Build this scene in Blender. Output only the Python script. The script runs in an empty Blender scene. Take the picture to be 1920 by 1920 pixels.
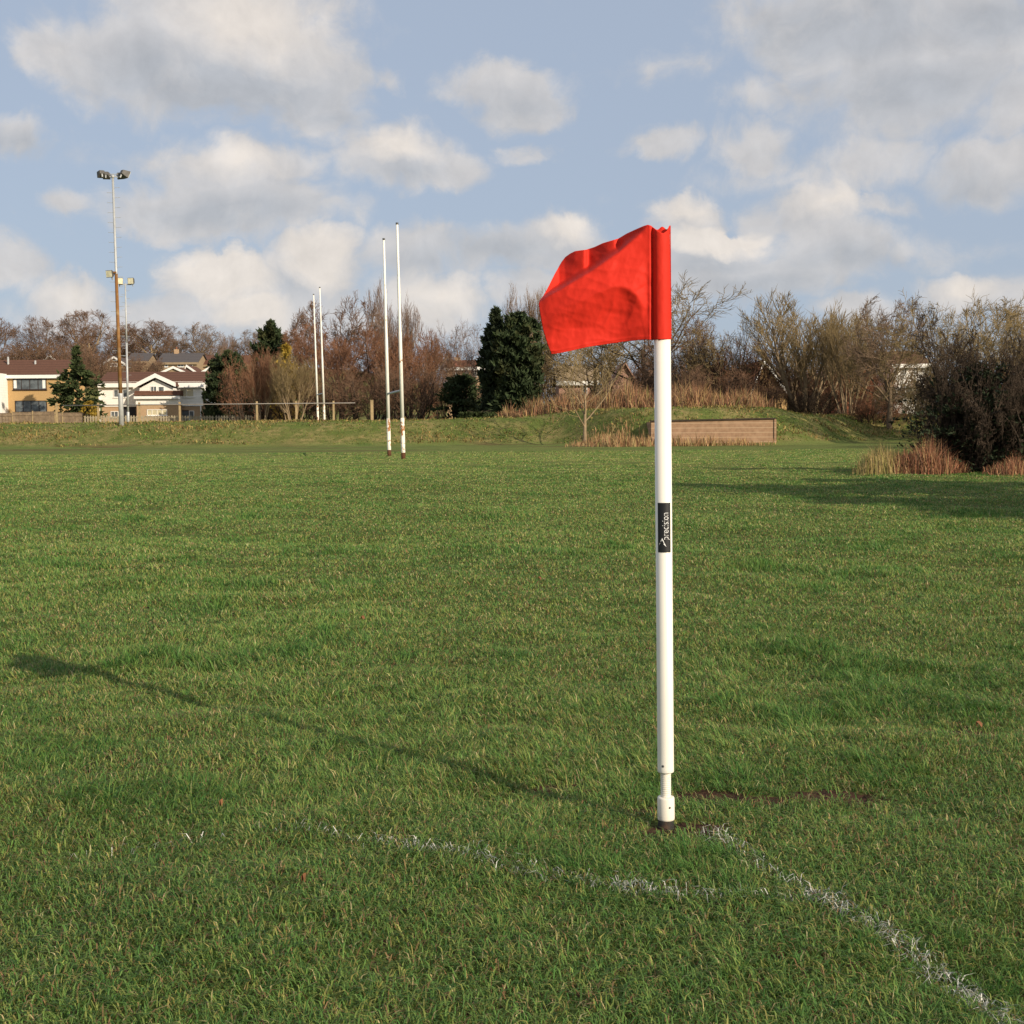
import bpy, bmesh, math, random
import numpy as np
from mathutils import Vector, Matrix

sc = bpy.context.scene
COL = sc.collection
R = math.radians

# ------------------------------------------------------------------ camera
F = 2300.0                      # focal length in pixels of the 1920-pixel photograph
EYE = Vector((0.0, 0.0, 1.0))
PITCH = math.atan(143.0 / F)
ROLL = R(0.4)
fw = Vector((0, math.cos(PITCH), -math.sin(PITCH)))
r0 = Vector((1, 0, 0))
u0 = Vector((0, math.sin(PITCH), math.cos(PITCH)))
cr = r0 * math.cos(ROLL) - u0 * math.sin(ROLL)
cu = u0 * math.cos(ROLL) + r0 * math.sin(ROLL)
cam = bpy.data.cameras.new('camera')
cam.sensor_width = 36.0
cam.lens = F * 36.0 / 1920.0
cam.clip_start = 0.05
cam.clip_end = 3000.0
camo = bpy.data.objects.new('camera', cam)
COL.objects.link(camo)
m = Matrix.Identity(4)
for i in range(3):
    m[i][0] = cr[i]; m[i][1] = cu[i]; m[i][2] = -fw[i]; m[i][3] = EYE[i]
camo.matrix_world = m
sc.camera = camo
sc.render.resolution_x = sc.render.resolution_y = 1024


def ray(px, py):
    return fw + cr * ((px - 960) / F) + cu * ((960 - py) / F)


def at(px, py, D):
    """A point of the place that stands D metres in front of the camera."""
    d = ray(px, py)
    return EYE + d * (D / d.y)


# ------------------------------------------------------------------ light
SUN_EL = R(22.5)
SUN_AZ = math.atan2(0.71, -0.70)          # clockwise from +Y
sun_dir = Vector((math.sin(SUN_AZ) * math.cos(SUN_EL), math.cos(SUN_AZ) * math.cos(SUN_EL), math.sin(SUN_EL)))
sl = bpy.data.lights.new('sun', 'SUN')
sl.energy = 5.0
sl.angle = R(0.5)
sl.color = (1.0, 0.86, 0.66)
so = bpy.data.objects.new('sun', sl)
COL.objects.link(so)
so.rotation_euler = sun_dir.to_track_quat('Z', 'Y').to_euler()

sc.view_settings.view_transform = 'Standard'
sc.view_settings.look = 'None'
sc.view_settings.exposure = 0.12
sc.view_settings.gamma = 1.0
sc.view_settings.use_curve_mapping = False
sc.cycles.max_bounces = 6
sc.cycles.transparent_max_bounces = 6
sc.cycles.caustics_reflective = False
sc.cycles.caustics_refractive = False

# world: physical sky plus cumulus clouds laid out by azimuth and elevation
world = bpy.data.worlds.new('World')
sc.world = world
world.use_nodes = True
wn = world.node_tree
wn.nodes.clear()


def wnode(t, **kw):
    n = wn.nodes.new(t)
    for k, v in kw.items():
        setattr(n, k, v)
    return n


def wmath(op, a, b=None, c=None, clamp=False):
    n = wnode('ShaderNodeMath', operation=op, use_clamp=clamp)
    for i, v in enumerate((a, b, c)):
        if v is None:
            continue
        if isinstance(v, (int, float)):
            n.inputs[i].default_value = v
        else:
            wn.links.new(v, n.inputs[i])
    return n.outputs[0]


def wmix(f, a, b):
    n = wnode('ShaderNodeMix', data_type='RGBA')
    for i, v in ((0, f), (6, a), (7, b)):
        if isinstance(v, (int, float)):
            n.inputs[i].default_value = v
        elif isinstance(v, tuple):
            n.inputs[i].default_value = (*v, 1)
        else:
            wn.links.new(v, n.inputs[i])
    return n.outputs[2]


sky = wnode('ShaderNodeTexSky', sky_type='NISHITA')
sky.sun_disc = False
sky.sun_elevation = SUN_EL
sky.sun_rotation = SUN_AZ
sky.air_density = 1.0
sky.dust_density = 1.6
sky.ozone_density = 1.6
sky.altitude = 100
SKY_STRENGTH = 0.085
tc = wnode('ShaderNodeTexCoord')
sx = wnode('ShaderNodeSeparateXYZ')
wn.links.new(tc.outputs['Generated'], sx.inputs[0])
az = wmath('ARCTAN2', sx.outputs[0], sx.outputs[1])
el = wmath('ARCSINE', sx.outputs[2])
cx = wnode('ShaderNodeCombineXYZ')
wn.links.new(az, cx.inputs[0])
wn.links.new(el, cx.inputs[1])
P0 = cx.outputs[0]


def noise(vec, scale, detail, rough=0.55, w=0.0):
    n = wnode('ShaderNodeTexNoise', noise_dimensions='3D')
    mp = wnode('ShaderNodeVectorMath', operation='ADD')
    wn.links.new(vec, mp.inputs[0])
    mp.inputs[1].default_value = (w, w * 0.7, w * 1.3)
    wn.links.new(mp.outputs[0], n.inputs['Vector'])
    n.inputs['Scale'].default_value = scale
    n.inputs['Detail'].default_value = detail
    n.inputs['Roughness'].default_value = rough
    return n


def warp(vec, scale, amp, detail, w):
    n = noise(vec, scale, detail, 0.55, w)
    a = wnode('ShaderNodeVectorMath', operation='SUBTRACT')
    wn.links.new(n.outputs['Color'], a.inputs[0])
    a.inputs[1].default_value = (0.5, 0.5, 0.5)
    b = wnode('ShaderNodeVectorMath', operation='MULTIPLY')
    wn.links.new(a.outputs[0], b.inputs[0])
    b.inputs[1].default_value = (amp, amp * 0.8, 0)
    c = wnode('ShaderNodeVectorMath', operation='ADD')
    wn.links.new(vec, c.inputs[0])
    wn.links.new(b.outputs[0], c.inputs[1])
    return c.outputs[0]


P1 = warp(P0, 11.0, 0.050, 2.5, 3.1)
P2 = warp(P1, 48.0, 0.030, 5.0, 7.7)


def blobs(lst, vec, grow=1.0):
    """Greatest of a set of soft ellipses given in photo pixels, turned into azimuth and elevation."""
    out = None
    for (px, py, rx, ry, *s) in lst:
        d = ray(px, py).normalized()
        a, e = math.atan2(d.x, d.y), math.asin(d.z)
        ka, ke = F / rx * 1.06 / grow, F / ry * 1.06 / grow
        ma = wnode('ShaderNodeVectorMath', operation='MULTIPLY_ADD')
        wn.links.new(vec, ma.inputs[0])
        ma.inputs[1].default_value = (ka, ke, 0)
        ma.inputs[2].default_value = (-a * ka, -e * ke, 0)
        g = wnode('ShaderNodeTexGradient', gradient_type='SPHERICAL')
        wn.links.new(ma.outputs[0], g.inputs[0])
        v = g.outputs['Fac']
        if s:
            v = wmath('MULTIPLY', v, s[0])
        out = v if out is None else wmath('MAXIMUM', out, v)
    return out


CLOUDS = [  # px, py, radius x, radius y, weight
    (430, 40, 330, 190), (560, 130, 190, 150), (250, 120, 240, 130), (90, 95, 95, 70, .8), (380, 160, 330, 90, .9),
    (590, 215, 150, 65, .85), (20, 265, 110, 55, .6),
    (740, 300, 185, 95), (830, 320, 130, 60, .8), (430, 330, 190, 85), (330, 390, 210, 80), (480, 390, 230, 85), (540, 310, 120, 50, .7),
    (145, 380, 90, 40, .6), (600, 395, 120, 45, .6),
    (960, 160, 170, 60, .85), (985, 190, 130, 75, .95), (730, 135, 70, 40, .5),
    (430, 545, 170, 110), (590, 495, 130, 90, 1.1), (530, 560, 200, 80), (330, 585, 200, 60, .7), (150, 560, 140, 75, .85), (10, 500, 110, 70, .7),
    (790, 480, 170, 70, .8), (800, 560, 170, 90, .9), (940, 475, 190, 65, .7), (1060, 455, 150, 75, 1.0), (1000, 540, 160, 60, .7),
    (1300, 415, 110, 80, 1.0), (1330, 500, 190, 95, 1.15), (1440, 520, 190, 70, .9), (1530, 395, 120, 90, .9), (1560, 470, 190, 95, .9),
    (1650, 385, 150, 40, .55), (1440, 420, 90, 70, .7),
    (1240, 270, 110, 45, .75), (1420, 275, 120, 65, .8), (1580, 40, 330, 150, .9), (1700, 160, 300, 150, .95), (1640, 100, 240, 120, 1.0),
    (1850, 60, 200, 160, .9), (1900, 200, 120, 100, .8), (1640, 310, 190, 70, .65), (1860, 320, 170, 75, .75), (1440, 180, 130, 60, .6),
    (1820, 545, 140, 60, .85), (1600, 585, 120, 50, .85), (1900, 560, 120, 50, .7), (990, 300, 90, 30, .55), (700, 600, 300, 60, .6), (640, 250, 200, 60, .45), (1150, 560, 340, 80, .6), (200, 600, 300, 60, .65), (1500, 330, 330, 60, .4), (300, 300, 260, 60, .4), (1250, 130, 200, 50, .35), (1700, 470, 300, 60, .45),
]
GREY = [
    (390, 165, 330, 90), (500, 120, 250, 60, .6), (250, 160, 160, 60, .7), (30, 285, 120, 40, .8), (430, 400, 230, 45, .9), (620, 215, 140, 40, .6),
    (560, 535, 190, 40, .55), (760, 335, 150, 40, .6), (980, 200, 150, 60, .55), (1580, 60, 260, 90, 1.05), (1500, 70, 160, 70, 1.0),
    (1700, 180, 280, 100, .75), (1340, 500, 150, 40, .75), (1450, 540, 260, 50, .8), (950, 480, 220, 55, .7), (800, 500, 160, 40, .6),
    (1600, 490, 200, 50, .7), (1880, 40, 200, 70, .8), (1840, 350, 160, 50, .6),
]
BRIGHT = [
    (420, 520, 130, 75), (600, 485, 90, 70), (1350, 450, 140, 38, 1.1), (740, 280, 110, 45, .7), (490, 40, 200, 100, .7),
    (1290, 395, 80, 45, .7), (1550, 370, 90, 45, .6), (440, 310, 110, 45, .6), (480, 585, 110, 45, .8), (1070, 430, 90, 40, .7),
    (1820, 535, 80, 40, .6), (820, 555, 130, 60, .6), (150, 545, 90, 50, .5),
]
cov = blobs(CLOUDS, P2)
# a scatter of further clouds over the rest of the sky (behind and above the camera)
far_n = noise(P0, 3.2, 4.0, 0.55, 20.0)
outside = wmath('MULTIPLY', wmath('SUBTRACT', wmath('ABSOLUTE', az), 0.5), 4.0, clamp=True)
high = wmath('MULTIPLY', wmath('SUBTRACT', el, 0.5), 4.0, clamp=True)
rest = wmath('MULTIPLY', wmath('MAXIMUM', outside, high), wmath('MULTIPLY', wmath('SUBTRACT', far_n.outputs['Fac'], 0.42), 3.0), clamp=True)
cov = wmath('MAXIMUM', cov, rest)
fine = noise(P1, 24.0, 8.0, 0.62, 11.0)
fine_v = wmath('MULTIPLY', wmath('SUBTRACT', fine.outputs['Fac'], 0.5), 0.85)
dens = wmath('ADD', cov, fine_v)
mr = wnode('ShaderNodeMapRange', interpolation_type='SMOOTHSTEP')
wn.links.new(dens, mr.inputs[0])
mr.inputs[1].default_value = 0.07
mr.inputs[2].default_value = 0.52
mr2 = wnode('ShaderNodeMapRange', interpolation_type='SMOOTHSTEP')
wn.links.new(dens, mr2.inputs[0])
mr2.inputs[1].default_value = 0.16
mr2.inputs[2].default_value = 0.32
grey = blobs(GREY, P1)
bright = blobs(BRIGHT, P2)
g1 = wmath('MULTIPLY', wmath('ADD', grey, wmath('MULTIPLY', fine_v, 0.35)), 1.7, clamp=True)
b1 = wmath('MULTIPLY', wmath('ADD', bright, wmath('MULTIPLY', fine_v, 0.7)), 1.9, clamp=True)
alpha = wnode('ShaderNodeMix', data_type='FLOAT')
wn.links.new(b1, alpha.inputs[0])
wn.links.new(mr.outputs[0], alpha.inputs[2])
wn.links.new(mr2.outputs[0], alpha.inputs[3])
alpha = alpha.outputs[0]
lit = (0.61, 0.585, 0.57)
c1 = wmix(g1, lit, (0.455, 0.46, 0.475))
c2 = wmix(wmath('MULTIPLY', b1, alpha), c1, (0.83, 0.74, 0.645))
# billows: the side of each puff that looks toward the sun is a little brighter
e1 = noise(P1, 17.0, 7.0, 0.6, 5.0)
sh = wnode('ShaderNodeVectorMath', operation='ADD')
wn.links.new(P1, sh.inputs[0])
sh.inputs[1].default_value = (0.010, 0.013, 0)
e2 = noise(sh.outputs[0], 17.0, 7.0, 0.6, 5.0)
em_ = wmath('MULTIPLY_ADD', wmath('SUBTRACT', e1.outputs['Fac'], e2.outputs['Fac']), 0.6, 1.0)
em_ = wmath('MINIMUM', wmath('MAXIMUM', em_, 0.84), 1.14)
cc = wnode('ShaderNodeVectorMath', operation='SCALE')
wn.links.new(c2, cc.inputs[0])
wn.links.new(em_, cc.inputs['Scale'])
c2 = cc.outputs[0]
sk = wnode('ShaderNodeMix', data_type='RGBA', blend_type='MULTIPLY')
sk.inputs[0].default_value = 1.0
wn.links.new(sky.outputs[0], sk.inputs[6])
sk.inputs[7].default_value = (SKY_STRENGTH, SKY_STRENGTH, SKY_STRENGTH, 1)
# a thin high veil that pales the blue
veiled = wmix(0.72, sk.outputs[2], (0.435, 0.505, 0.625))
full = wmix(wmath('MULTIPLY', alpha, 0.78), veiled, c2)
bg = wnode('ShaderNodeBackground')
wn.links.new(full, bg.inputs[0])
bg.inputs[1].default_value = 1.0
wo = wnode('ShaderNodeOutputWorld')
wn.links.new(bg.outputs[0], wo.inputs[0])
world.cycles.sampling_method = 'MANUAL'
world.cycles.sample_map_resolution = 512

# ------------------------------------------------------------------ helpers
def tag(o, label=None, cat=None, group=None, kind=None):
    for k, v in (('label', label), ('category', cat), ('group', group), ('kind', kind)):
        if v:
            o[k] = v
    return o


def empty(name, loc, label, cat, group=None):
    o = bpy.data.objects.new(name, None)
    COL.objects.link(o)
    o.location = loc
    o.empty_display_size = 0.1
    return tag(o, label, cat, group)


def link(name, me, mat, parent=None, smooth=False):
    o = bpy.data.objects.new(name, me)
    COL.objects.link(o)
    if mat is not None:
        me.materials.append(mat)
    if smooth:
        me.polygons.foreach_set('use_smooth', np.ones(len(me.polygons), dtype=bool))
    if parent is not None:
        o.parent = parent
        if parent.parent is None:
            o.matrix_parent_inverse = Matrix.Translation(-parent.location)      # parts are given in world coordinates
    return o


def copy_tree(root):
    r = root.copy()
    COL.objects.link(r)
    for ch in root.children:
        c = ch.copy()
        COL.objects.link(c)
        c.parent = r
        for g in ch.children:
            d = g.copy()
            COL.objects.link(d)
            d.parent = c
    return r


class MB:
    """Collects shapes into one mesh."""

    def __init__(self):
        self.v, self.f = [], []

    def add(self, vs, fs):
        n = len(self.v)
        self.v += [tuple(p) for p in vs]
        self.f += [tuple(i + n for i in f) for f in fs]
        return self

    def box(self, x0, x1, y0, y1, z0, z1):
        vs = [(x, y, z) for z in (z0, z1) for y in (y0, y1) for x in (x0, x1)]
        return self.add(vs, [(0, 2, 3, 1), (4, 5, 7, 6), (0, 1, 5, 4), (2, 6, 7, 3), (0, 4, 6, 2), (1, 3, 7, 5)])

    def beam(self, a, b, w, h):
        """A square bar from a to b."""
        a, b = Vector(a), Vector(b)
        d = (b - a).normalized()
        s = d.cross(Vector((0, 0, 1)))
        if s.length < 1e-4:
            s = Vector((1, 0, 0))
        s.normalize()
        t = s.cross(d)
        vs = []
        for p in (a, b):
            for i, j in ((-1, -1), (1, -1), (1, 1), (-1, 1)):
                vs.append(p + s * (i * w / 2) + t * (j * h / 2))
        return self.add(vs, [(3, 2, 1, 0), (4, 5, 6, 7), (0, 1, 5, 4), (1, 2, 6, 5), (2, 3, 7, 6), (3, 0, 4, 7)])

    def tube(self, pts, rad, n=12, cap=True):
        pts = [Vector(p) for p in pts]
        if not hasattr(rad, '__len__'):
            rad = [rad] * len(pts)
        base = len(self.v)
        s = None
        for i, p in enumerate(pts):
            d = (pts[min(i + 1, len(pts) - 1)] - pts[max(i - 1, 0)])
            if d.length < 1e-9:
                d = (pts[-1] - pts[0])
            d.normalize()
            if s is None:
                s = d.cross(Vector((0, 1, 0)))
                if s.length < 1e-3:
                    s = d.cross(Vector((1, 0, 0)))
            s = (s - d * s.dot(d)).normalized()
            t = d.cross(s)
            for k in range(n):
                a = 2 * math.pi * k / n
                self.v.append(tuple(p + (s * math.cos(a) + t * math.sin(a)) * rad[i]))
        for i in range(len(pts) - 1):
            for k in range(n):
                a, b = base + i * n + k, base + i * n + (k + 1) % n
                self.f.append((a, b, b + n, a + n))
        if cap:
            self.f.append(tuple(base + k for k in range(n))[::-1])
            e = base + (len(pts) - 1) * n
            self.f.append(tuple(e + k for k in range(n)))
        return self

    def prism(self, poly, y0, y1):
        """An xz outline pushed from y0 to y1."""
        n = len(poly)
        vs = [(x, y0, z) for x, z in poly] + [(x, y1, z) for x, z in poly]
        fs = [tuple(range(n)), tuple(range(2 * n - 1, n - 1, -1))]
        fs += [(i, i + n, (i + 1) % n + n, (i + 1) % n) for i in range(n)]
        return self.add(vs, fs)

    def prismx(self, poly, x0, x1):
        n = len(poly)
        vs = [(x0, y, z) for y, z in poly] + [(x1, y, z) for y, z in poly]
        fs = [tuple(range(n)), tuple(range(2 * n - 1, n - 1, -1))]
        fs += [(i, i + n, (i + 1) % n + n, (i + 1) % n) for i in range(n)]
        return self.add(vs, fs)

    def build(self, name, mat, parent=None, smooth=False):
        me = bpy.data.meshes.new(name)
        me.from_pydata(self.v, [], self.f)
        bm = bmesh.new()
        bm.from_mesh(me)
        bmesh.ops.recalc_face_normals(bm, faces=bm.faces)
        bm.to_mesh(me)
        bm.free()
        return link(name, me, mat, parent, smooth)


def np_mesh(name, verts, faces_list, cols=None):
    """Mesh from numpy arrays; faces_list holds integer arrays of shape (n, 3) or (n, 4)."""
    me = bpy.data.meshes.new(name)
    me.vertices.add(len(verts))
    me.vertices.foreach_set('co', np.ascontiguousarray(verts, dtype=np.float32).ravel())
    loops = np.concatenate([f.ravel() for f in faces_list])
    sizes = np.concatenate([np.full(len(f), f.shape[1]) for f in faces_list])
    starts = np.concatenate([[0], np.cumsum(sizes)[:-1]])
    me.loops.add(len(loops))
    me.loops.foreach_set('vertex_index', loops.astype(np.int32))
    me.polygons.add(len(sizes))
    me.polygons.foreach_set('loop_start', starts.astype(np.int32))
    me.update(calc_edges=True)
    if cols is not None:
        ca = me.color_attributes.new('Col', 'FLOAT_COLOR', 'POINT')
        c4 = np.ones((len(verts), 4), dtype=np.float32)
        c4[:, :3] = cols
        ca.data.foreach_set('color', c4.ravel())
    return me


# value noise for numpy arrays
def vnoise(x, y, seed=0):
    xi, yi = np.floor(x).astype(np.int64), np.floor(y).astype(np.int64)
    fx, fy = x - xi, y - yi
    fx, fy = fx * fx * (3 - 2 * fx), fy * fy * (3 - 2 * fy)

    def h(i, j):
        n = (i * 374761393 + j * 668265263 + seed * 982451653) & 0xFFFFFFFF
        n = ((n ^ (n >> 13)) * 1274126177) & 0xFFFFFFFF
        return ((n ^ (n >> 16)) & 0xFFFF) / 65535.0

    a, b, c, d = h(xi, yi), h(xi + 1, yi), h(xi, yi + 1), h(xi + 1, yi + 1)
    return (a * (1 - fx) + b * fx) * (1 - fy) + (c * (1 - fx) + d * fx) * fy


def fbm(x, y, seed=0, oct=4):
    v, a, s = 0, 0.5, 0
    for o in range(oct):
        v = v + a * vnoise(x * 2 ** o, y * 2 ** o, seed + o * 17)
        s += a
        a *= 0.5
    return v / s


def sstep(a, b, x):
    t = np.clip((x - a) / (b - a), 0, 1)
    return t * t * (3 - 2 * t)


# ------------------------------------------------------------------ materials
def mat(name, base, rough=0.8, spec=0.2, var=0.15, scale=6.0, second=None, mixscale=2.0, mixlo=0.45, mixhi=0.6, bump=0.0, metal=0.0):
    """Procedural material: base colour with noise variation, optional second colour in patches."""
    mt = bpy.data.materials.new(name)
    mt.use_nodes = True
    nt = mt.node_tree
    b = nt.nodes['Principled BSDF']
    b.inputs['Roughness'].default_value = rough
    b.inputs['Specular IOR Level'].default_value = spec
    b.inputs['Metallic'].default_value = metal
    tcn = nt.nodes.new('ShaderNodeTexCoord')
    n = nt.nodes.new('ShaderNodeTexNoise')
    n.inputs['Scale'].default_value = scale
    n.inputs['Detail'].default_value = 5
    nt.links.new(tcn.outputs['Object'], n.inputs['Vector'])
    mr = nt.nodes.new('ShaderNodeMapRange')
    nt.links.new(n.outputs['Fac'], mr.inputs[0])
    mr.inputs[1].default_value = 0.3
    mr.inputs[2].default_value = 0.7
    mr.inputs[3].default_value = 1 - var
    mr.inputs[4].default_value = 1 + var
    mx = nt.nodes.new('ShaderNodeMix')
    mx.data_type = 'RGBA'
    mx.blend_type = 'MULTIPLY'
    mx.inputs[0].default_value = 1
    mx.inputs[6].default_value = (*base, 1)
    nt.links.new(mr.outputs[0], mx.inputs[7])
    col = mx.outputs[2]
    if second is not None:
        n2 = nt.nodes.new('ShaderNodeTexNoise')
        n2.inputs['Scale'].default_value = mixscale
        n2.inputs['Detail'].default_value = 6
        n2.inputs['Roughness'].default_value = 0.65
        nt.links.new(tcn.outputs['Object'], n2.inputs['Vector'])
        r2 = nt.nodes.new('ShaderNodeMapRange')
        nt.links.new(n2.outputs['Fac'], r2.inputs[0])
        r2.inputs[1].default_value = mixlo
        r2.inputs[2].default_value = mixhi
        m2 = nt.nodes.new('ShaderNodeMix')
        m2.data_type = 'RGBA'
        nt.links.new(r2.outputs[0], m2.inputs[0])
        nt.links.new(col, m2.inputs[6])
        m2.inputs[7].default_value = (*second, 1)
        col = m2.outputs[2]
    nt.links.new(col, b.inputs['Base Color'])
    if bump:
        bp = nt.nodes.new('ShaderNodeBump')
        bp.inputs['Strength'].default_value = bump
        bp.inputs['Distance'].default_value = 0.02
        nt.links.new(n.outputs['Fac'], bp.inputs['Height'])
        nt.links.new(bp.outputs[0], b.inputs['Normal'])
    return mt


def blade_mat(name, trans=0.35, rough=0.5, spec=0.25):
    mt = bpy.data.materials.new(name)
    mt.use_nodes = True
    nt = mt.node_tree
    b = nt.nodes['Principled BSDF']
    out = nt.nodes['Material Output']
    at_ = nt.nodes.new('ShaderNodeAttribute')
    at_.attribute_name = 'Col'
    b.inputs['Roughness'].default_value = rough
    b.inputs['Specular IOR Level'].default_value = spec
    nt.links.new(at_.outputs['Color'], b.inputs['Base Color'])
    t = nt.nodes.new('ShaderNodeBsdfTranslucent')
    nt.links.new(at_.outputs['Color'], t.inputs['Color'])
    mx = nt.nodes.new('ShaderNodeMixShader')
    mx.inputs[0].default_value = trans
    nt.links.new(b.outputs[0], mx.inputs[1])
    nt.links.new(t.outputs[0], mx.inputs[2])
    nt.links.new(mx.outputs[0], out.inputs['Surface'])
    return mt


M = {}
M['grass'] = blade_mat('grass_blades', 0.36, 0.55, 0.3)
M['dry'] = blade_mat('dry_stems', 0.15, 0.8, 0.1)
M['white_grass'] = blade_mat('painted_blades', 0.15, 0.7, 0.2)
M['pvc'] = mat('white_plastic', (0.80, 0.765, 0.69), 0.35, 0.45, 0.02, 8, (0.62, 0.56, 0.46), 26, 0.66, 0.9)
M['pvc_ring'] = mat('white_spring', (0.74, 0.69, 0.60), 0.4, 0.4, 0.02, 8)
M['muddy'] = mat('muddy_plastic', (0.77, 0.72, 0.63), 0.5, 0.35, 0.04, 20, (0.34, 0.23, 0.14), 55, 0.60, 0.74)
M['rubber'] = mat('black_rubber', (0.018, 0.016, 0.014), 0.75, 0.3, 0.3, 40, (0.07, 0.04, 0.025), 30, 0.5, 0.65)
M['label'] = mat('label_black', (0.012, 0.013, 0.015), 0.5, 0.4, 0.05, 40)
M['ink'] = mat('label_white', (0.8, 0.8, 0.8), 0.5, 0.3, 0.02, 40)
M['screw'] = mat('screw_steel', (0.12, 0.12, 0.12), 0.45, 0.5, 0.1, 60, metal=0.6)
M['post_paint'] = mat('goalpost_paint', (0.82, 0.80, 0.74), 0.5, 0.35, 0.05, 3, (0.33, 0.13, 0.035), 2.2, 0.62, 0.66)
M['post_worn'] = mat('goalpost_worn', (0.78, 0.74, 0.64), 0.6, 0.3, 0.1, 4, (0.30, 0.12, 0.03), 4.5, 0.52, 0.58)
M['post_foot'] = mat('goalpost_foot', (0.09, 0.04, 0.02), 0.85, 0.2, 0.3, 8)
M['bar_paint'] = mat('crossbar_paint', (0.45, 0.48, 0.52), 0.6, 0.3, 0.15, 5)
M['galv'] = mat('galvanised_steel', (0.42, 0.43, 0.43), 0.5, 0.5, 0.12, 3, metal=0.2)
M['rust'] = mat('rusty_steel', (0.22, 0.105, 0.035), 0.8, 0.2, 0.2, 1.5, (0.30, 0.19, 0.09), 1.2, 0.5, 0.65)
M['lamp_body'] = mat('lamp_body', (0.10, 0.095, 0.09), 0.6, 0.3, 0.2, 6)
M['lamp_glass'] = mat('lamp_glass', (0.70, 0.66, 0.48), 0.12, 0.6, 0.2, 5)
M['tan_brick'] = mat('tan_brick', (0.46, 0.30, 0.14), 0.9, 0.1, 0.12, 9)
M['buff_brick'] = mat('buff_brick', (0.42, 0.29, 0.18), 0.9, 0.1, 0.14, 9)
M['pink_brick'] = mat('pink_brick', (0.36, 0.22, 0.17), 0.9, 0.1, 0.15, 7)
M['stone'] = mat('hill_stone', (0.30, 0.225, 0.145), 0.9, 0.1, 0.15, 4)
M['render'] = mat('white_render', (0.80, 0.78, 0.74), 0.8, 0.2, 0.04, 3)
M['trim'] = mat('white_trim', (0.80, 0.79, 0.76), 0.5, 0.3, 0.03, 3)
M['brown_roof'] = mat('brown_tiles', (0.125, 0.062, 0.042), 0.85, 0.15, 0.15, 5)
M['slate_roof'] = mat('slate_tiles', (0.095, 0.085, 0.085), 0.8, 0.2, 0.15, 5)
M['red_roof'] = mat('red_tiles', (0.24, 0.09, 0.05), 0.85, 0.15, 0.15, 5)
M['dark_wood'] = mat('dark_frame', (0.035, 0.02, 0.015), 0.6, 0.3, 0.1, 9)
M['glass'] = mat('window_glass', (0.10, 0.115, 0.125), 0.15, 0.5, 0.5, 1.6)
M['curtain'] = mat('curtained_glass', (0.55, 0.49, 0.33), 0.4, 0.4, 0.15, 2.5)
M['garage'] = mat('garage_shade', (0.03, 0.03, 0.035), 0.8, 0.2, 0.1, 3)
M['panel_wood'] = mat('larch_panel', (0.21, 0.155, 0.105), 0.9, 0.1, 0.2, 3, (0.28, 0.21, 0.14), 1.0, 0.5, 0.6)
M['picket'] = mat('picket_wood', (0.34, 0.29, 0.20), 0.85, 0.1, 0.2, 5)
M['post_wood'] = mat('post_wood', (0.36, 0.27, 0.15), 0.85, 0.1, 0.2, 4)
M['rail'] = mat('rail_steel', (0.24, 0.22, 0.20), 0.6, 0.3, 0.1, 3)
M['bark'] = mat('bark', (0.145, 0.105, 0.07), 0.95, 0.1, 0.3, 5)
M['pale_bark'] = mat('pale_bark', (0.27, 0.20, 0.125), 0.9, 0.1, 0.25, 5)
M['dark_bark'] = mat('dark_bark', (0.055, 0.042, 0.032), 0.95, 0.1, 0.3, 5)
M['twig_brown'] = mat('twigs_brown', (0.172, 0.104, 0.068), 0.9, 0.1, 0.3, 0.7)
M['twig_russet'] = mat('twigs_russet', (0.215, 0.110, 0.066), 0.9, 0.1, 0.3, 0.7)
M['twig_olive'] = mat('twigs_olive', (0.235, 0.175, 0.090), 0.9, 0.1, 0.3, 0.7)
M['twig_grey'] = mat('twigs_grey', (0.200, 0.138, 0.095), 0.9, 0.1, 0.3, 0.7)
M['twig_thorn'] = mat('twigs_thorn', (0.066, 0.048, 0.035), 0.9, 0.1, 0.3, 1.5)
M['twig_dark'] = mat('twigs_dark', (0.070, 0.050, 0.036), 0.9, 0.1, 0.3, 1.5)
M['twig_pink'] = mat('twigs_pink', (0.23, 0.16, 0.125), 0.9, 0.1, 0.3, 0.7)
M['needle'] = mat('dark_needles', (0.030, 0.046, 0.018), 0.75, 0.2, 0.5, 0.9, (0.075, 0.068, 0.024), 0.5, 0.5, 0.7)
M['needle_deep'] = mat('deep_needles', (0.030, 0.042, 0.020), 0.75, 0.2, 0.5, 1.0)
M['needle_green'] = mat('green_needles', (0.045, 0.062, 0.022), 0.75, 0.2, 0.4, 0.9)
M['leaf_yellow'] = mat('yellow_leaves', (0.32, 0.22, 0.035), 0.75, 0.2, 0.3, 1.2)
M['sleeper'] = mat('sleeper_wood', (0.30, 0.19, 0.12), 0.9, 0.1, 0.18, 4, (0.37, 0.245, 0.16), 0.8, 0.5, 0.65)
M['soil'] = mat('bare_soil', (0.075, 0.036, 0.024), 0.95, 0.1, 0.4, 25, bump=0.8)


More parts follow.
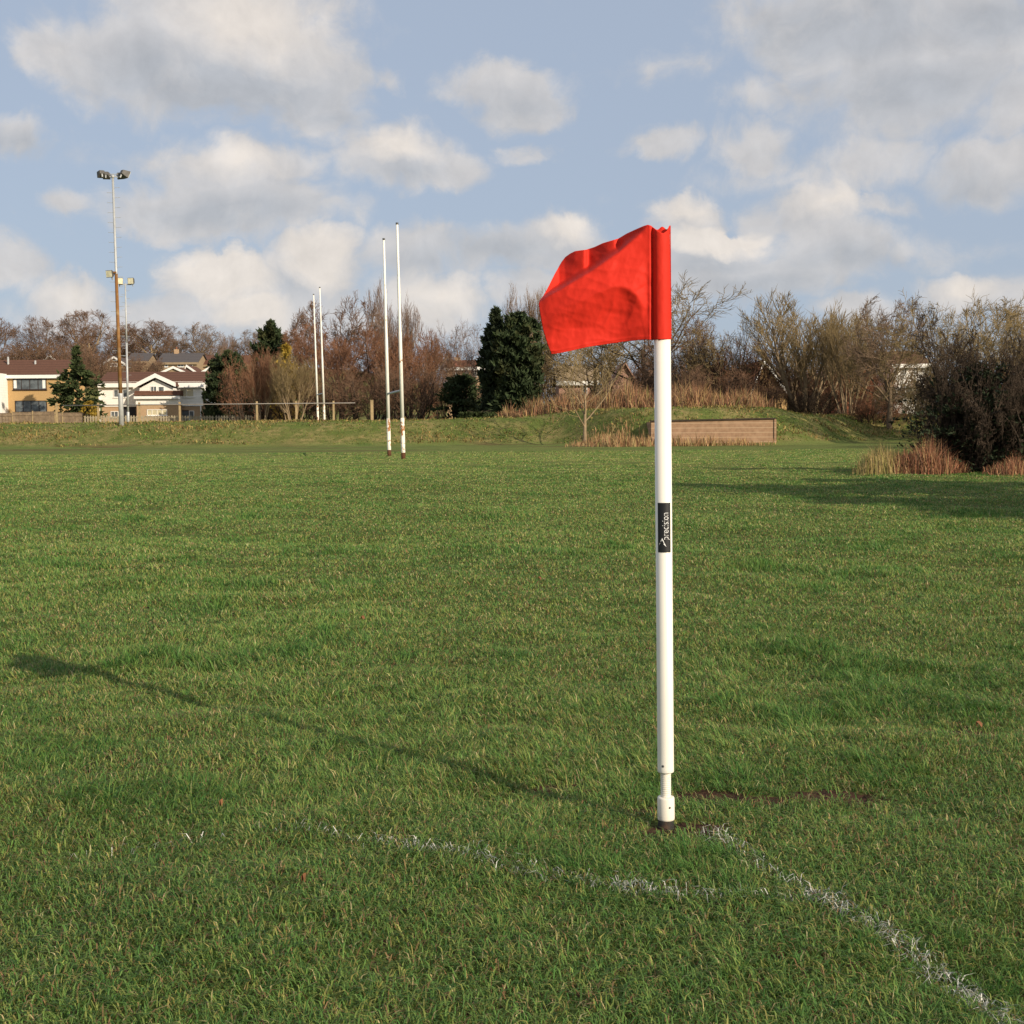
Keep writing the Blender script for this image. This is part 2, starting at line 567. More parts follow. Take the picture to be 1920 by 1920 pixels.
# plank joints and tile courses as part of their own materials
def add_courses(mt, period, depth=0.35, axis=2, width=0.08):
    nt = mt.node_tree
    b = nt.nodes['Principled BSDF']
    src = b.inputs['Base Color'].links[0].from_socket
    tcn = nt.nodes.new('ShaderNodeTexCoord')
    s = nt.nodes.new('ShaderNodeSeparateXYZ')
    nt.links.new(tcn.outputs['Object'], s.inputs[0])
    d = nt.nodes.new('ShaderNodeMath')
    d.operation = 'DIVIDE'
    nt.links.new(s.outputs[axis], d.inputs[0])
    d.inputs[1].default_value = period
    f = nt.nodes.new('ShaderNodeMath')
    f.operation = 'FRACT'
    nt.links.new(d.outputs[0], f.inputs[0])
    c = nt.nodes.new('ShaderNodeMath')
    c.operation = 'LESS_THAN'
    nt.links.new(f.outputs[0], c.inputs[0])
    c.inputs[1].default_value = width
    m_ = nt.nodes.new('ShaderNodeMath')
    m_.operation = 'MULTIPLY'
    nt.links.new(c.outputs[0], m_.inputs[0])
    m_.inputs[1].default_value = abs(depth)
    mx = nt.nodes.new('ShaderNodeMix')
    mx.data_type = 'RGBA'
    nt.links.new(m_.outputs[0], mx.inputs[0])
    nt.links.new(src, mx.inputs[6])
    mx.inputs[7].default_value = (0.5, 0.38, 0.26, 1) if depth < 0 else (0.02, 0.015, 0.012, 1)
    nt.links.new(mx.outputs[2], b.inputs['Base Color'])


add_courses(M['sleeper'], 0.27, -0.55, 2, 0.13)
add_courses(M['render'], 0.30, 0.12, 2, 0.12)
for k in ('brown_roof', 'slate_roof', 'red_roof'):
    add_courses(M[k], 0.34, 0.35, 2, 0.2)

# ------------------------------------------------------------------ ground
def gz(x, y):
    """Height of the ground: level pitch, a grassy bank along its far side, plateau, rising hillside."""
    x = np.asarray(x, dtype=float)
    y = np.asarray(y, dtype=float)
    u = x / np.maximum(y, 25.0)
    w = (fbm(x * 0.05 + 7, y * 0.05, 5, 3) - 0.5)
    z = 0.42 * sstep(48, 76, y)
    foot = 75.5 + w * 3 + 1.5 * np.sin(x * 0.11)
    foot = foot - 8 * sstep(0.02, 0.12, u) * (1 - sstep(0.23, 0.30, u))
    run = 6.5 + 6 * sstep(0.15, 0.30, u)
    crest = 1.62 + 0.18 * sstep(-0.1, 0.0, u) + 0.42 * sstep(0.0, 0.06, u) * (1 - sstep(0.21, 0.24, u)) + w * 0.25
    z = z + crest * sstep(foot, foot + run, y)
    rough_ = sstep(foot - 1, foot + 2, y) * (1 - sstep(120, 160, y))
    z = z + rough_ * 0.16 * (fbm(x * 0.8, y * 0.8, 9, 3) - 0.5)
    hill = 5 + 9 * (1 - sstep(-0.16, 0.05, u))
    z = z + hill * sstep(150, 275, y)
    # shallow unevenness of the pitch
    away = sstep(.12, .7, np.hypot(x - 0.4, y - 3.07))
    z = z + .085 * (fbm(x * 1.9 + 3, y * 2.4, 22, 3) - .5) * away * (1 - sstep(9, 16, y)) * sstep(0, 1, y)
    z = z + .20 * (fbm(x * .55 + 3, y * .5, 24, 3) - .5) * sstep(7, 14, y) * (1 - sstep(40, 60, y))
    z = z + 0.03 * (fbm(x * 0.6 + 3, y * 0.6, 21, 3) - 0.5) * (1 - sstep(30, 60, y)) * sstep(0.5, 3, np.hypot(x - 0.4, y - 3.1) + 0.4)
    return z


def gz1(x, y):
    return float(gz(np.array([x]), np.array([y]))[0])


def axis(lo, hi, fine, grow):
    pos = [0.0]
    s = fine
    while pos[-1] < hi:
        pos.append(pos[-1] + s)
        s *= grow
    neg = [0.0]
    s = fine
    while neg[-1] > lo:
        neg.append(neg[-1] - s)
        s *= grow
    return np.array(sorted(set(neg[1:] + pos)))


gx = axis(-700, 700, 0.11, 1.030)
gy = np.concatenate([np.arange(-300, -10, 20), np.arange(-10, 0.4, 1.0), np.arange(0.5, 8, 0.11), np.arange(8, 16, 0.25), np.arange(16, 40, 0.5), np.arange(40, 66, 1.0),
                     np.arange(66, 100, 0.4), np.arange(100, 180, 3), np.arange(180, 460, 8), np.arange(460, 1200, 40)])
X, Y = np.meshgrid(gx, gy)
Z = gz(X, Y)
V = np.stack([X.ravel(), Y.ravel(), Z.ravel()], 1)
nx, ny = len(gx), len(gy)
I = np.arange(nx * ny).reshape(ny, nx)
Q = np.stack([I[:-1, :-1].ravel(), I[:-1, 1:].ravel(), I[1:, 1:].ravel(), I[1:, :-1].ravel()], 1)
field_me = np_mesh('ground', V, [Q])

SOIL = [(1300, 1556, .15, .05), (1235, 1562, .09, .03), (1325, 1495, .17, .06), (1420, 1503, .15, .05), (1570, 1490, .20, .06), (1800, 1375, .24, .09), (1060, 1475, .14, .04), (1200, 1522, .09, .025)]


def ground_at(px, py):
    d = ray(px, py)
    t = -EYE.z / d.z
    return EYE + d * t


def field_material():
    mt = bpy.data.materials.new('turf')
    mt.use_nodes = True
    nt = mt.node_tree
    b = nt.nodes['Principled BSDF']
    b.inputs['Roughness'].default_value = 0.95
    b.inputs['Specular IOR Level'].default_value = 0.05
    N, L = nt.nodes.new, nt.links.new
    geo = N('ShaderNodeNewGeometry')

    def nz(scale, detail, stretch=(1, 1, 1), rough=0.6):
        v = N('ShaderNodeVectorMath')
        v.operation = 'MULTIPLY'
        L(geo.outputs['Position'], v.inputs[0])
        v.inputs[1].default_value = stretch
        n = N('ShaderNodeTexNoise')
        n.inputs['Scale'].default_value = scale
        n.inputs['Detail'].default_value = detail
        n.inputs['Roughness'].default_value = rough
        L(v.outputs[0], n.inputs['Vector'])
        return n.outputs['Fac']

    def rng(s, a, b_, c=0.0, d=1.0):
        r_ = N('ShaderNodeMapRange')
        L(s, r_.inputs[0])
        r_.inputs[1].default_value, r_.inputs[2].default_value, r_.inputs[3].default_value, r_.inputs[4].default_value = a, b_, c, d
        return r_.outputs[0]

    def mix(f, a, b_):
        m_ = N('ShaderNodeMix')
        m_.data_type = 'RGBA'
        for i, v in ((0, f), (6, a), (7, b_)):
            if isinstance(v, tuple):
                m_.inputs[i].default_value = (*v, 1)
            elif isinstance(v, float):
                m_.inputs[i].default_value = v
            else:
                L(v, m_.inputs[i])
        return m_.outputs[2]

    sp = N('ShaderNodeSeparateXYZ')
    L(geo.outputs['Position'], sp.inputs[0])
    turf = mix(rng(nz(0.9, 6), 0.35, 0.65), (0.110, 0.160, 0.042), (0.180, 0.210, 0.062))
    turf = mix(rng(nz(0.16, 4, (0.5, 1, 1)), 0.48, 0.66, 0, 0.6), turf, (0.200, 0.200, 0.066))
    turf = mix(rng(nz(14.0, 3), 0.45, 0.7, 0, 0.55), turf, (0.062, 0.098, 0.022))
    # worn, muddy strip before the bank
    strip = nz(0.35, 4, (0.25, 1, 1))
    wear = N('ShaderNodeMath')
    wear.operation = 'MULTIPLY'
    L(rng(sp.outputs[1], 55, 68), wear.inputs[0])
    L(rng(strip, 0.52, 0.62, 0, 0.75), wear.inputs[1])
    turf = mix(wear.outputs[0], turf, (0.125, 0.088, 0.042))
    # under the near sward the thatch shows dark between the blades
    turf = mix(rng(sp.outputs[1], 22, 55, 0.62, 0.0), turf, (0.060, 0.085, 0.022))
    bank = mix(rng(nz(0.45, 6), 0.4, 0.6), (0.115, 0.150, 0.038), (0.255, 0.210, 0.085))
    bank = mix(rng(nz(2.4, 6), 0.42, 0.62, 0, 0.8), bank, (0.090, 0.115, 0.030))
    col = mix(rng(sp.outputs[2], 0.48, 0.72), turf, bank)
    # bare soil round the socket and along scuffs
    for (px, py, rx, ry) in SOIL:
        g = ground_at(px, py)
        v = N('ShaderNodeVectorMath')
        v.operation = 'MULTIPLY_ADD'
        L(geo.outputs['Position'], v.inputs[0])
        v.inputs[1].default_value = (1 / rx, 1 / ry / 1.5, 0)
        v.inputs[2].default_value = (-g.x / rx, -g.y / ry / 1.5, 0)
        gr = N('ShaderNodeTexGradient')
        gr.gradient_type = 'SPHERICAL'
        L(v.outputs[0], gr.inputs[0])
        sd = N('ShaderNodeMath')
        sd.operation = 'ADD'
        L(gr.outputs['Fac'], sd.inputs[0])
        L(rng(nz(22.0, 5), 0.3, 0.7, -0.3, 0.3), sd.inputs[1])
        col = mix(rng(sd.outputs[0], 0.12, 0.35), col, (0.058, 0.032, 0.022))
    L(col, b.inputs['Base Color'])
    bp = N('ShaderNodeBump')
    bp.inputs['Strength'].default_value = 0.9
    bp.inputs['Distance'].default_value = 0.06
    L(nz(7.0, 5), bp.inputs['Height'])
    L(bp.outputs[0], b.inputs['Normal'])
    return mt


M['turf'] = field_material()
ground = link('ground', field_me, M['turf'], smooth=True)
tag(ground, 'green playing field rising to a grassy bank and a hillside', 'field', kind='structure')

# ------------------------------------------------------------------ houses
def ppm(D):
    return D / F


def window(parent, px0, px1, py0, py1, D, bars=1, frame='trim', pane='glass', name='window'):
    a, b = at(px0, py1, D), at(px1, py0, D)
    x0, x1, z0, z1, y = a.x, b.x, a.z, b.z, D
    t = max(0.07, 0.05 * (z1 - z0))
    mb = MB()
    mb.box(x0, x1, y - .07, y + .05, z1 - t, z1).box(x0, x1, y - .07, y + .05, z0, z0 + t)
    mb.box(x0, x0 + t, y - .07, y + .05, z0 + t, z1 - t).box(x1 - t, x1, y - .07, y + .05, z0 + t, z1 - t)
    for i in range(bars):
        xm = x0 + (x1 - x0) * (i + 1) / (bars + 1)
        mb.box(xm - t / 2.4, xm + t / 2.4, y - .06, y + .04, z0 + t, z1 - t)
    fr = mb.build(name, M[frame], parent)
    MB().box(x0 + t * .7, x1 - t * .7, y - .02, y + .02, z0 + t * .7, z1 - t * .7).build('pane', M[pane], fr)
    MB().box(x0 - .08, x1 + .08, y - .13, y + .03, z0 - .09, z0 - .004).build('sill', M['trim'] if frame == 'trim' else M[frame], fr)
    return fr


def base_z(x0, x1, y):
    return min(gz1(x0, y), gz1(x1, y)) - 0.4


def house(name, label, px0, px1, py_ridge, py_eave, D, depth, wall, roof, axis='x', wins=(), chim=None, barge=True, group=None, peak=None, drop=None, gutter='trim'):
    """A pitched-roof house. axis 'x': the ridge runs across the view; 'y': a gable faces the camera."""
    a, b = at(px0, py_eave, D), at(px1, py_eave, D)
    x0, x1, ze = a.x, b.x, (a.z + b.z) / 2
    zb = base_z(x0, x1, D) if drop is None else ze - drop
    root = empty(name, ((x0 + x1) / 2, D, zb), label, 'house', group)
    ov = 0.35
    if axis == 'x':
        zr = at((px0 + px1) / 2, py_ridge, D + depth / 2).z
        wl = MB()
        wl.prismx([(D, zb), (D + depth, zb), (D + depth, ze), (D + depth / 2, zr - .12), (D, ze)], x0, x1)
        wl.build('wall', M[wall], root)
        rf = MB()
        sl_ = (zr - ze) / (depth / 2)
        f0 = (D - ov, ze - sl_ * ov)
        rf.prismx([f0, (D + depth / 2, zr), (D + depth + ov, ze - sl_ * ov), (D + depth + ov, ze - sl_ * ov + .18), (D + depth / 2, zr + .2), (f0[0], f0[1] + .18)], x0 - .3, x1 + .3)
        rfo = rf.build('roof', M[roof], root)
        fz = f0[1]
        MB().box(x0 - .3, x1 + .3, D - ov - .05, D - ov - .003, fz - .22, fz + .19).build('fascia', M[gutter], root)
    else:
        pk = (px0 + px1) / 2 if peak is None else peak
        q = at(pk, py_ridge, D)
        zr, xm = q.z, q.x
        wl = MB()
        wl.prism([(x0, zb), (x1, zb), (x1, ze), (xm, zr - .1), (x0, ze)], D, D + depth)
        wl.build('wall', M[wall], root)
        rf = MB()
        sl1, sl2 = (zr - ze) / (xm - x0), (zr - ze) / (x1 - xm)
        rf.prism([(x0 - ov, ze - sl1 * ov), (xm, zr), (x1 + ov, ze - sl2 * ov), (x1 + ov, ze - sl2 * ov + .2), (xm, zr + .22), (x0 - ov, ze - sl1 * ov + .2)], D - .3, D + depth + .3)
        rfo = rf.build('roof', M[roof], root)
        if barge:
            bg_ = MB()
            t = .32
            for xa, za, xb, zb_ in ((x0 - ov, ze - sl1 * ov, xm, zr), (xm, zr, x1 + ov, ze - sl2 * ov)):
                bg_.prism([(xa, za - t * .6), (xb, zb_ - t * .6), (xb, zb_ + t * .7), (xa, za + t * .7)], D - .36, D - .304)
            bg_.build('bargeboard', M['trim'], root)
    for w in wins:
        window(root, *w[:4], D, *(w[4:]))
    if chim:
        cxp, ctop = chim[:2]
        cd = D + depth / 2
        c = at(cxp, ctop, cd)
        ch = MB().box(c.x - .4, c.x + .4, cd - .35, cd + .35, zr - .5, c.z).build('chimney', M['buff_brick'], rfo)
        pot = MB().tube([(c.x, cd, c.z + .003), (c.x, cd, c.z + .45)], .13, 8).build('chimney_pot', M['red_roof'], rfo)
    return root


# the tan brick house cut by the frame
D = 150.0
h1 = house('tan_house', 'tan brick house with brown roof and wide dark framed windows at left edge', -70, 113, 678, 704, D, 8.5, 'tan_brick', 'brown_roof',
           wins=[(25, 87, 710, 731, 3, 'dark_wood', 'glass'), (29, 88, 751, 773, 3, 'dark_wood', 'glass')])
for (a, b_) in ((26, 31), (80, 85)):
    q0, q1 = at(a, 728, D), at(b_, 712.5, D)
    MB().box(q0.x, q1.x, D - .034, D - .024, q0.z, q1.z).build('curtain', M['trim'], h1)
q0, q1 = at(9.5, 770, D), at(12, 706, D)
MB().tube([(q0.x, D - .09, q0.z - 1), (q0.x, D - .09, q1.z - .5)], .055, 8).build('downpipe', M['trim'], h1)
for px, top in ((15, 669), (66, 676)):
    q = at(px, top, D + 3)
    MB().tube([(q.x, D + 3, q.z - 1.3), (q.x, D + 3, q.z)], .13, 8).build('vent_pipe', M['galv'], h1)
q0, q1 = at(-40, 773, D - 2), at(0.8, 700, D - 2)
MB().box(q0.x, q1.x, D - 2, D - .003, q0.z - 3, q1.z).build('wing', M['render'], h1)

# the white rendered house
D = 160.0
a, b = at(186, 722, D), at(380, 722, D)
x0, x1, ze = a.x, b.x, a.z
zb = base_z(x0, x1, D)
wh = empty('white_house', ((x0 + x1) / 2, D, zb), 'white rendered house with brown roof and projecting middle gable', 'house')
zmid = at(283, 762, D).z
MB().box(x0, x1, D, D + 8.5, zmid, ze + .4).build('wall', M['render'], wh)
MB().box(x0 + .25, x1 - .15, D + .12, D + 8.4, zb, zmid - .003).build('lower_wall', M['buff_brick'], wh)
zr = at(283, 700, D + 4.2).z
MB().prismx([(D - .5, ze), (D + 4.2, zr), (D + 9, ze), (D + 9, ze + .18), (D + 4.2, zr + .2), (D - .5, ze + .18)], x0 - .25, x1 + .2).build('roof', M['brown_roof'], wh)
for pa, pb in ((183, 254), (334, 383)):
    qa, qb = at(pa, 726.5, D - .56), at(pb, 721.5, D - .56)
    MB().box(qa.x, qb.x, D - .56, D - .503, qa.z, ze + .2).build('fascia', M['trim'], wh)
qa, qb = at(186, 779, D), at(190, 728, D)
MB().box(qa.x + .01, qa.x + .14, D - .1, D - .004, zb, ze - .1).build('downpipe', M['trim'], wh)
for pp in (330.5, 376):
    q = at(pp, 740, D)
    MB().box(q.x - .06, q.x + .06, D - .1, D + .11, zb, zmid).build('downpipe', M['trim'], wh)
# projecting gable over a brick bay
Dg = D - 1.6
g0, g1, gp = at(262, 740, Dg), at(326, 740, Dg), at(293, 711, Dg)
ge = at(293, 728, Dg)
MB().prism([(g0.x, g0.z), (g1.x, g0.z), (g1.x, ge.z), (gp.x, gp.z), (g0.x, ge.z)], Dg, D + 4).build('gable_wall', M['render'], wh)
e0, e1, pk = at(255.5, 725.5, Dg), at(331.5, 724, Dg), at(293, 706.5, Dg)
MB().prism([(e0.x, e0.z), (pk.x, pk.z), (e1.x, e1.z), (e1.x, e1.z + .22), (pk.x, pk.z + .25), (e0.x, e0.z + .22)], Dg - .5, D + 4.2).build('gable_roof', M['brown_roof'], wh)
bgm = MB()
t = .42
for p, q in ((e0, pk), (pk, e1)):
    bgm.prism([(p.x, p.z - .12), (q.x, q.z - .12), (q.x, q.z + t), (p.x, p.z + t)], Dg - .58, Dg - .504)
bgm.build('bargeboard', M['trim'], wh)
b0, b1 = at(254, 742, Dg), at(336, 742, Dg)
MB().box(b0.x + .05, b1.x - .05, Dg - .1, D - .003, at(290, 758.5, Dg).z, b0.z).build('bay', M['render'], wh)
MB().box(b0.x + .12, b1.x - .12, Dg, D - .003, zb, at(290, 758.6, Dg).z).build('bay_wall', M['buff_brick'], wh)
zt = at(290, 733, Dg + .6).z
MB().prismx([(Dg - .45, b0.z + .005), (D + .3, b0.z + .005), (D + .3, zt + .1), (Dg - .02, zt), ], b0.x - .1, b1.x + .1).build('bay_roof', M['brown_roof'], wh)
qa, qb = at(251, 748, Dg - .5), at(337, 742.5, Dg - .5)
MB().box(qa.x, qb.x, Dg - .52, Dg - .454, qa.z, qb.z).build('fascia', M['trim'], wh)
window(wh, 282.5, 294, 724, 735.5, Dg, 1, 'trim', 'glass')
window(wh, 297, 308, 724.5, 735, Dg, 0, 'trim', 'glass')
window(wh, 276, 313.5, 767.5, 779, Dg, 3, 'trim', 'curtain')
window(wh, 213.5, 239, 730, 745, D, 2, 'trim', 'glass')
window(wh, 337, 363.5, 728, 744.5, D, 1, 'trim', 'curtain')
window(wh, 208, 222, 771, 783, D + .12, 1, 'trim', 'glass')
window(wh, 340, 354, 769, 790, D + .12, 0, 'dark_wood', 'glass')
window(wh, 355, 364, 770, 790, D + .12, 0, 'trim', 'glass', 'door')
qa, qb = at(229, 790, D), at(254, 763, D)
MB().box(qa.x, qb.x, D + .05, D + .117, zb, qb.z).build('garage_shade_panel', M['garage'], wh)  # flat dark panel, coloured to stand for the shade inside the garage
# lean-to on the right
l0, l1 = at(379, 744, D), at(429, 767, D)
MB().prism([(l0.x, zb), (l1.x - .3, zb), (l1.x - .3, l1.z - .1), (l0.x, l0.z - .1)], D + .3, D + 5).build('lean_to', M['buff_brick'], wh)
MB().prism([(l0.x, l0.z - .1), (l1.x, l1.z - .1), (l1.x, l1.z + .12), (l0.x, l0.z + .12)], D - .1, D + 5.2).build('lean_to_roof', M['brown_roof'], wh)
MB().prism([(l0.x, l0.z - .2), (l1.x, l1.z - .2), (l1.x, l1.z + .16), (l0.x, l0.z + .16)], D - .17, D - .104).build('lean_to_bargeboard', M['trim'], wh)

# carport beside it
D = 163.0
q0, q1 = at(428, 757, D), at(484, 757, D)
cp = empty('carport', ((q0.x + q1.x) / 2, D, gz1(q0.x, D)), 'low dark carport with a brown roof right of the white house', 'carport')
MB().prismx([(D - .5, q0.z), (D + 4, at(440, 746, D + 4).z), (D + 4, at(440, 746, D + 4).z + .2), (D - .5, q0.z + .2)], at(392, 757, D).x, q1.x).build('roof', M['brown_roof'], cp)
MB().box(q0.x, q1.x, D + 3.5, D + 3.8, gz1(q0.x, D) - .5, q0.z - .05).build('back_wall', M['garage'], cp)
MB().box(q0.x + .2, q1.x - 1.2, D - .3, D - .2, q0.z - .62, q0.z - .25).build('beam', M['bar_paint'], cp)
for px in (429, 455, 483):
    q = at(px, 757, D)
    MB().box(q.x - .08, q.x + .08, D - .2, D - .04, gz1(q.x, D) - .5, q.z).build('post', M['dark_wood'], cp)

# houses up the hillside
HG = 'houses on the wooded hillside'
house('hill_house', 'slate roofed stone house with a chimney on the hillside above the white house', 296, 369, 664, 680, 235, 9, 'stone', 'slate_roof',
      wins=[(309, 315, 681, 688, 0), (333, 345, 680, 688, 1), (353, 361, 680, 687, 0)], chim=(331, 655), group=HG, gutter='stone')
house('hill_house', 'stone bungalow with a white edged gable just below the slate roofed house', 301, 350, 689, 700, 215, 7, 'stone', 'brown_roof', 'y', group=HG)
house('hill_house', 'small stone gable end with a white eave between two bungalows', 346, 366, 686, 697, 222, 7, 'stone', 'brown_roof', 'y', peak=350, group=HG)
house('hill_house', 'stone house with white bargeboards beside the dark cypress', 378, 428, 685, 699, 200, 7, 'stone', 'slate_roof', 'y', peak=402, wins=[(383, 390, 700, 708, 0)], group=HG)
house('hill_house', 'long low house with a dull brown roof behind the dark cypress', 372, 466, 668, 684, 240, 8, 'stone', 'brown_roof', 'x', group=HG, gutter='stone')
house('hill_house', 'stone house with a shaded gable seen between the two floodlight masts', 192, 236, 670, 684, 232, 8, 'stone', 'slate_roof', 'y', wins=[(208, 220, 681, 687, 1)], group=HG)
house('hill_house', 'brown stone house with hipped dark roof right of the floodlight masts', 238, 275, 664, 678, 238, 8, 'stone', 'slate_roof', 'x', group=HG, gutter='stone')
house('hill_house', 'white edged gable high among the trees above the tan house', 76, 112, 667, 682, 236, 7, 'stone', 'brown_roof', 'y', group=HG)
house('red_roof_house', 'cream house with a red tiled roof behind the bare pinkish tree', 838, 905, 678, 690, 165, 9, 'buff_brick', 'red_roof', 'x',
      wins=[(850, 858, 694, 706, 1), (868, 880, 694, 706, 1), (886, 894, 694, 706, 1)], chim=(858, 670))
hb = house('pink_house', 'pink brick house with a white fascia behind the sapling', 1048, 1122, 690, 716, 118, 9, 'pink_brick', 'stone', 'x',
           wins=[(1092, 1101, 722, 742, 0, 'trim', 'glass')])
house('pink_house', 'pink brick gable among bare branches left of the flag pole', 1148, 1196, 683, 722, 116, 8, 'pink_brick', 'pink_brick', 'y', barge=False)
house('gabled_house', 'tan house with a steep white bargeboard behind the bare thicket', 1408, 1476, 678, 738, 112, 9, 'tan_brick', 'brown_roof', 'y', peak=1432,
      wins=[(1440, 1452, 752, 768, 1)])
house('brick_house', 'red brick house end seen through twigs beside the tall ash', 1578, 1640, 652, 700, 120, 9, 'red_roof', 'red_roof', 'y', peak=1634, barge=False)
house('cream_house', 'cream walled house glimpsed through the trees behind the dark hawthorn', 1676, 1742, 662, 684, 125, 9, 'render', 'brown_roof', 'x',
      wins=[(1690, 1700, 688, 703, 1), (1712, 1722, 688, 703, 1), (1690, 1706, 722, 742, 1)])

# ------------------------------------------------------------------ fences, rail, wall
def fence_panels():
    D = 135.0
    root = None
    spans = [(-30, 24), (24, 62), (62, 104), (104, 118), (118, 156)]
    q = at(60, 790, D)
    root = empty('panel_fence', (q.x, D, gz1(q.x, D)), 'weathered larch panel fence in front of the tan house', 'fence')
    for i, (pa, pb) in enumerate(spans):
        top = (775, 773, 772, 774, 774)[i]
        qa, qb = at(pa, top, D), at(pb, top, D)
        mb = MB()
        n = max(2, int((qb.x - qa.x) / 0.16))
        for k in range(n):
            xa = qa.x + (qb.x - qa.x) * k / n
            xb = qa.x + (qb.x - qa.x) * (k + 1) / n - .01
            mb.box(xa, xb, D + .02 * (k % 2), D + .02 * (k % 2) + .03, gz1(xa, D) - .4, qa.z - .02)
        mb.box(qa.x, qb.x, D - .05, D - .004, qa.z - .35, qa.z - .25).box(qa.x, qb.x, D - .02, D + .07, qa.z - .02, qa.z + .02)
        mb.build('panel', M['panel_wood'], root)
        MB().box(qa.x - .12, qa.x - .01, D - .04, D + .09, gz1(qa.x, D) - .4, qa.z + .1).build('post', M['post_wood'], root)


fence_panels()


def picket_fence(pa, pb, top0, top1, D, label, step=0.30):
    qa, qb = at(pa, top0, D), at(pb, top1, D)
    root = empty('picket_fence', ((qa.x + qb.x) / 2, D, gz1(qa.x, D)), label, 'fence')
    mb = MB()
    n = int((qb.x - qa.x) / step)
    rng = random.Random(4)
    for k in range(n):
        x = qa.x + (qb.x - qa.x) * k / n
        z = qa.z + (qb.z - qa.z) * k / n + rng.uniform(-.03, .03)
        w = step * .62
        mb.prism([(x, gz1(x, D) - .3), (x + w, gz1(x, D) - .3), (x + w, z - .08), (x + w / 2, z), (x, z - .08)], D - .03, D - .004)
    mb.build('pales', M['picket'], root)
    rl = MB()
    for h in (.25, .8):
        rl.beam((qa.x, D + .03, qa.z - h), (qb.x, D + .03, qb.z - h), .06, .09)
    rl.build('rails', M['picket'], root)
    k = qa.x + .3
    while k < qb.x:
        z = qa.z + (qb.z - qa.z) * (k - qa.x) / (qb.x - qa.x)
        MB().box(k - .07, k + .07, D + .08, D + .2, gz1(k, D) - .4, z + .06).build('post', M['dark_wood'], root)
        k += 5.2


picket_fence(158, 402, 779, 779, 138, 'long pale picket fence in front of the white house')
picket_fence(404, 500, 778.5, 777, 139, 'short pale picket fence in front of the dark cypress')
picket_fence(501, 575, 780, 784, 140, 'low picket fence sinking behind the bank by the goal posts')

# spectators' rail: wooden posts carrying one steel tube
D = 92.0
rail_pts = [(105, 760), (183, 759), (260, 758.5), (336, 757.5), (481, 756.5), (555, 756), (625, 755.5)]
q = at(380, 788, D)
rr = empty('touchline_rail', (q.x, D, gz1(q.x, D)), 'single steel rail on square wooden posts along the top of the bank', 'railing')
p0, p1 = at(118, 760.5, D), at(666, 755.5, D)
MB().tube([p0, p1], .035, 8).build('rail', M['rail'], rr, True)
for px, py in rail_pts:
    q = at(px, py - 4, D)
    MB().box(q.x - .065, q.x + .065, D + .04, D + .17, gz1(q.x, D) - .4, q.z).build('post', M['post_wood'], rr)
q = at(697, 750, D)
lp = MB().box(q.x - .1, q.x + .1, D, D + .18, gz1(q.x, D) - .4, q.z - .04).box(q.x - .115, q.x + .115, D - .015, D + .195, q.z - .0395, q.z).build('wooden_post', M['post_wood'])
tag(lp, 'lone wooden post on the bank left of the near goal posts', 'post')

# retaining wall of sleepers
D = 70.0
wa, wb = at(1221, 789, D), at(1452, 784, D)
wzb = min(gz1(wa.x, D), gz1(wb.x, D)) - .3
sw = empty('sleeper_wall', ((wa.x + wb.x) / 2, D, wzb), 'brown timber wall with pale joints set into the mound', 'wall')
MB().prism([(wa.x, wzb), (wb.x, wzb), (wb.x, wb.z - .06), (wa.x, wa.z - .06)], D, D + 3.0).build('planks', M['sleeper'], sw)
MB().prism([(wa.x - .05, wa.z - .057), (wb.x + .04, wb.z - .057), (wb.x + .04, wb.z + .03), (wa.x - .05, wa.z + .03)], D - .08, D + .3).build('coping', M['dark_bark'], sw)
for px in (1253, 1453.5):
    q = at(px, 784, D)
    MB().box(q.x - .06, q.x + .06, D - .06, D - .003, wzb, wb.z - .06).build('post', M['sleeper'], sw)

# ------------------------------------------------------------------ goal posts
def goal(label, posts, bar, Ds, rad, group):
    """posts: for each upright (top px, base px); Ds: their distances; bar: pixel ends of the crossbar."""
    bases = []
    for (top, bot), D in zip(posts, Ds):
        b = at(*bot, D)
        b.z = gz1(b.x, D) - .02
        bases.append(b)
    mid = (bases[0] + bases[1]) / 2
    root = empty('goal_posts', mid, label, 'goal posts', group)
    for (top, bot), D, b, bp in zip(posts, Ds, bases, bar):
        t = at(*top, D)
        m1 = at(*bp, D)
        f = (m1.z - b.z) / (t.z - b.z)
        m_ = b.lerp(t, f)
        low = b.lerp(t, .035)
        up = MB().tube([b - (t - b) * .01, low, low.lerp(m_, .55)], [rad * 1.03, rad * 1.03, rad], 14).build('lower_post', M['post_worn'], root, True)
        MB().tube([b - (t - b) * .01, b.lerp(t, .03)], [rad * 1.1, rad * 1.07], 14).build('foot', M['post_foot'], root, True)
        MB().tube([low.lerp(m_, .545), m_.lerp(t, .35), m_.lerp(t, .36), m_.lerp(t, .68), m_.lerp(t, .69), t], [rad * .93, rad * .88, rad * .76, rad * .72, rad * .6, rad * .56], 14).build('upper_post', M['post_paint'], root, True)
        MB().tube([t, t + Vector((0, 0, .08))], [rad * .7, rad * .7], 10).build('cap', M['screw'], root, True)
    e0, e1 = at(*bar[0], Ds[0]), at(*bar[1], Ds[1])
    MB().tube([e0, e1], rad * .55, 10).build('crossbar', M['bar_paint'], root, True)
    return root


goal('nearer white rugby posts with rust stained feet standing on the pitch', [((719.5, 450), (730, 857.5)), ((744.5, 421), (756.5, 860.5))], [(728, 738), (750.5, 732.5)], (57.0, 52.6), .085, 'rugby goal posts')
goal('farther white rugby posts behind the bank rail', [((588, 553), (596.5, 797)), ((599.5, 540), (608.5, 797))], [(595, 740), (606.5, 737.5)], (101.0, 95.0), .085, 'rugby goal posts')

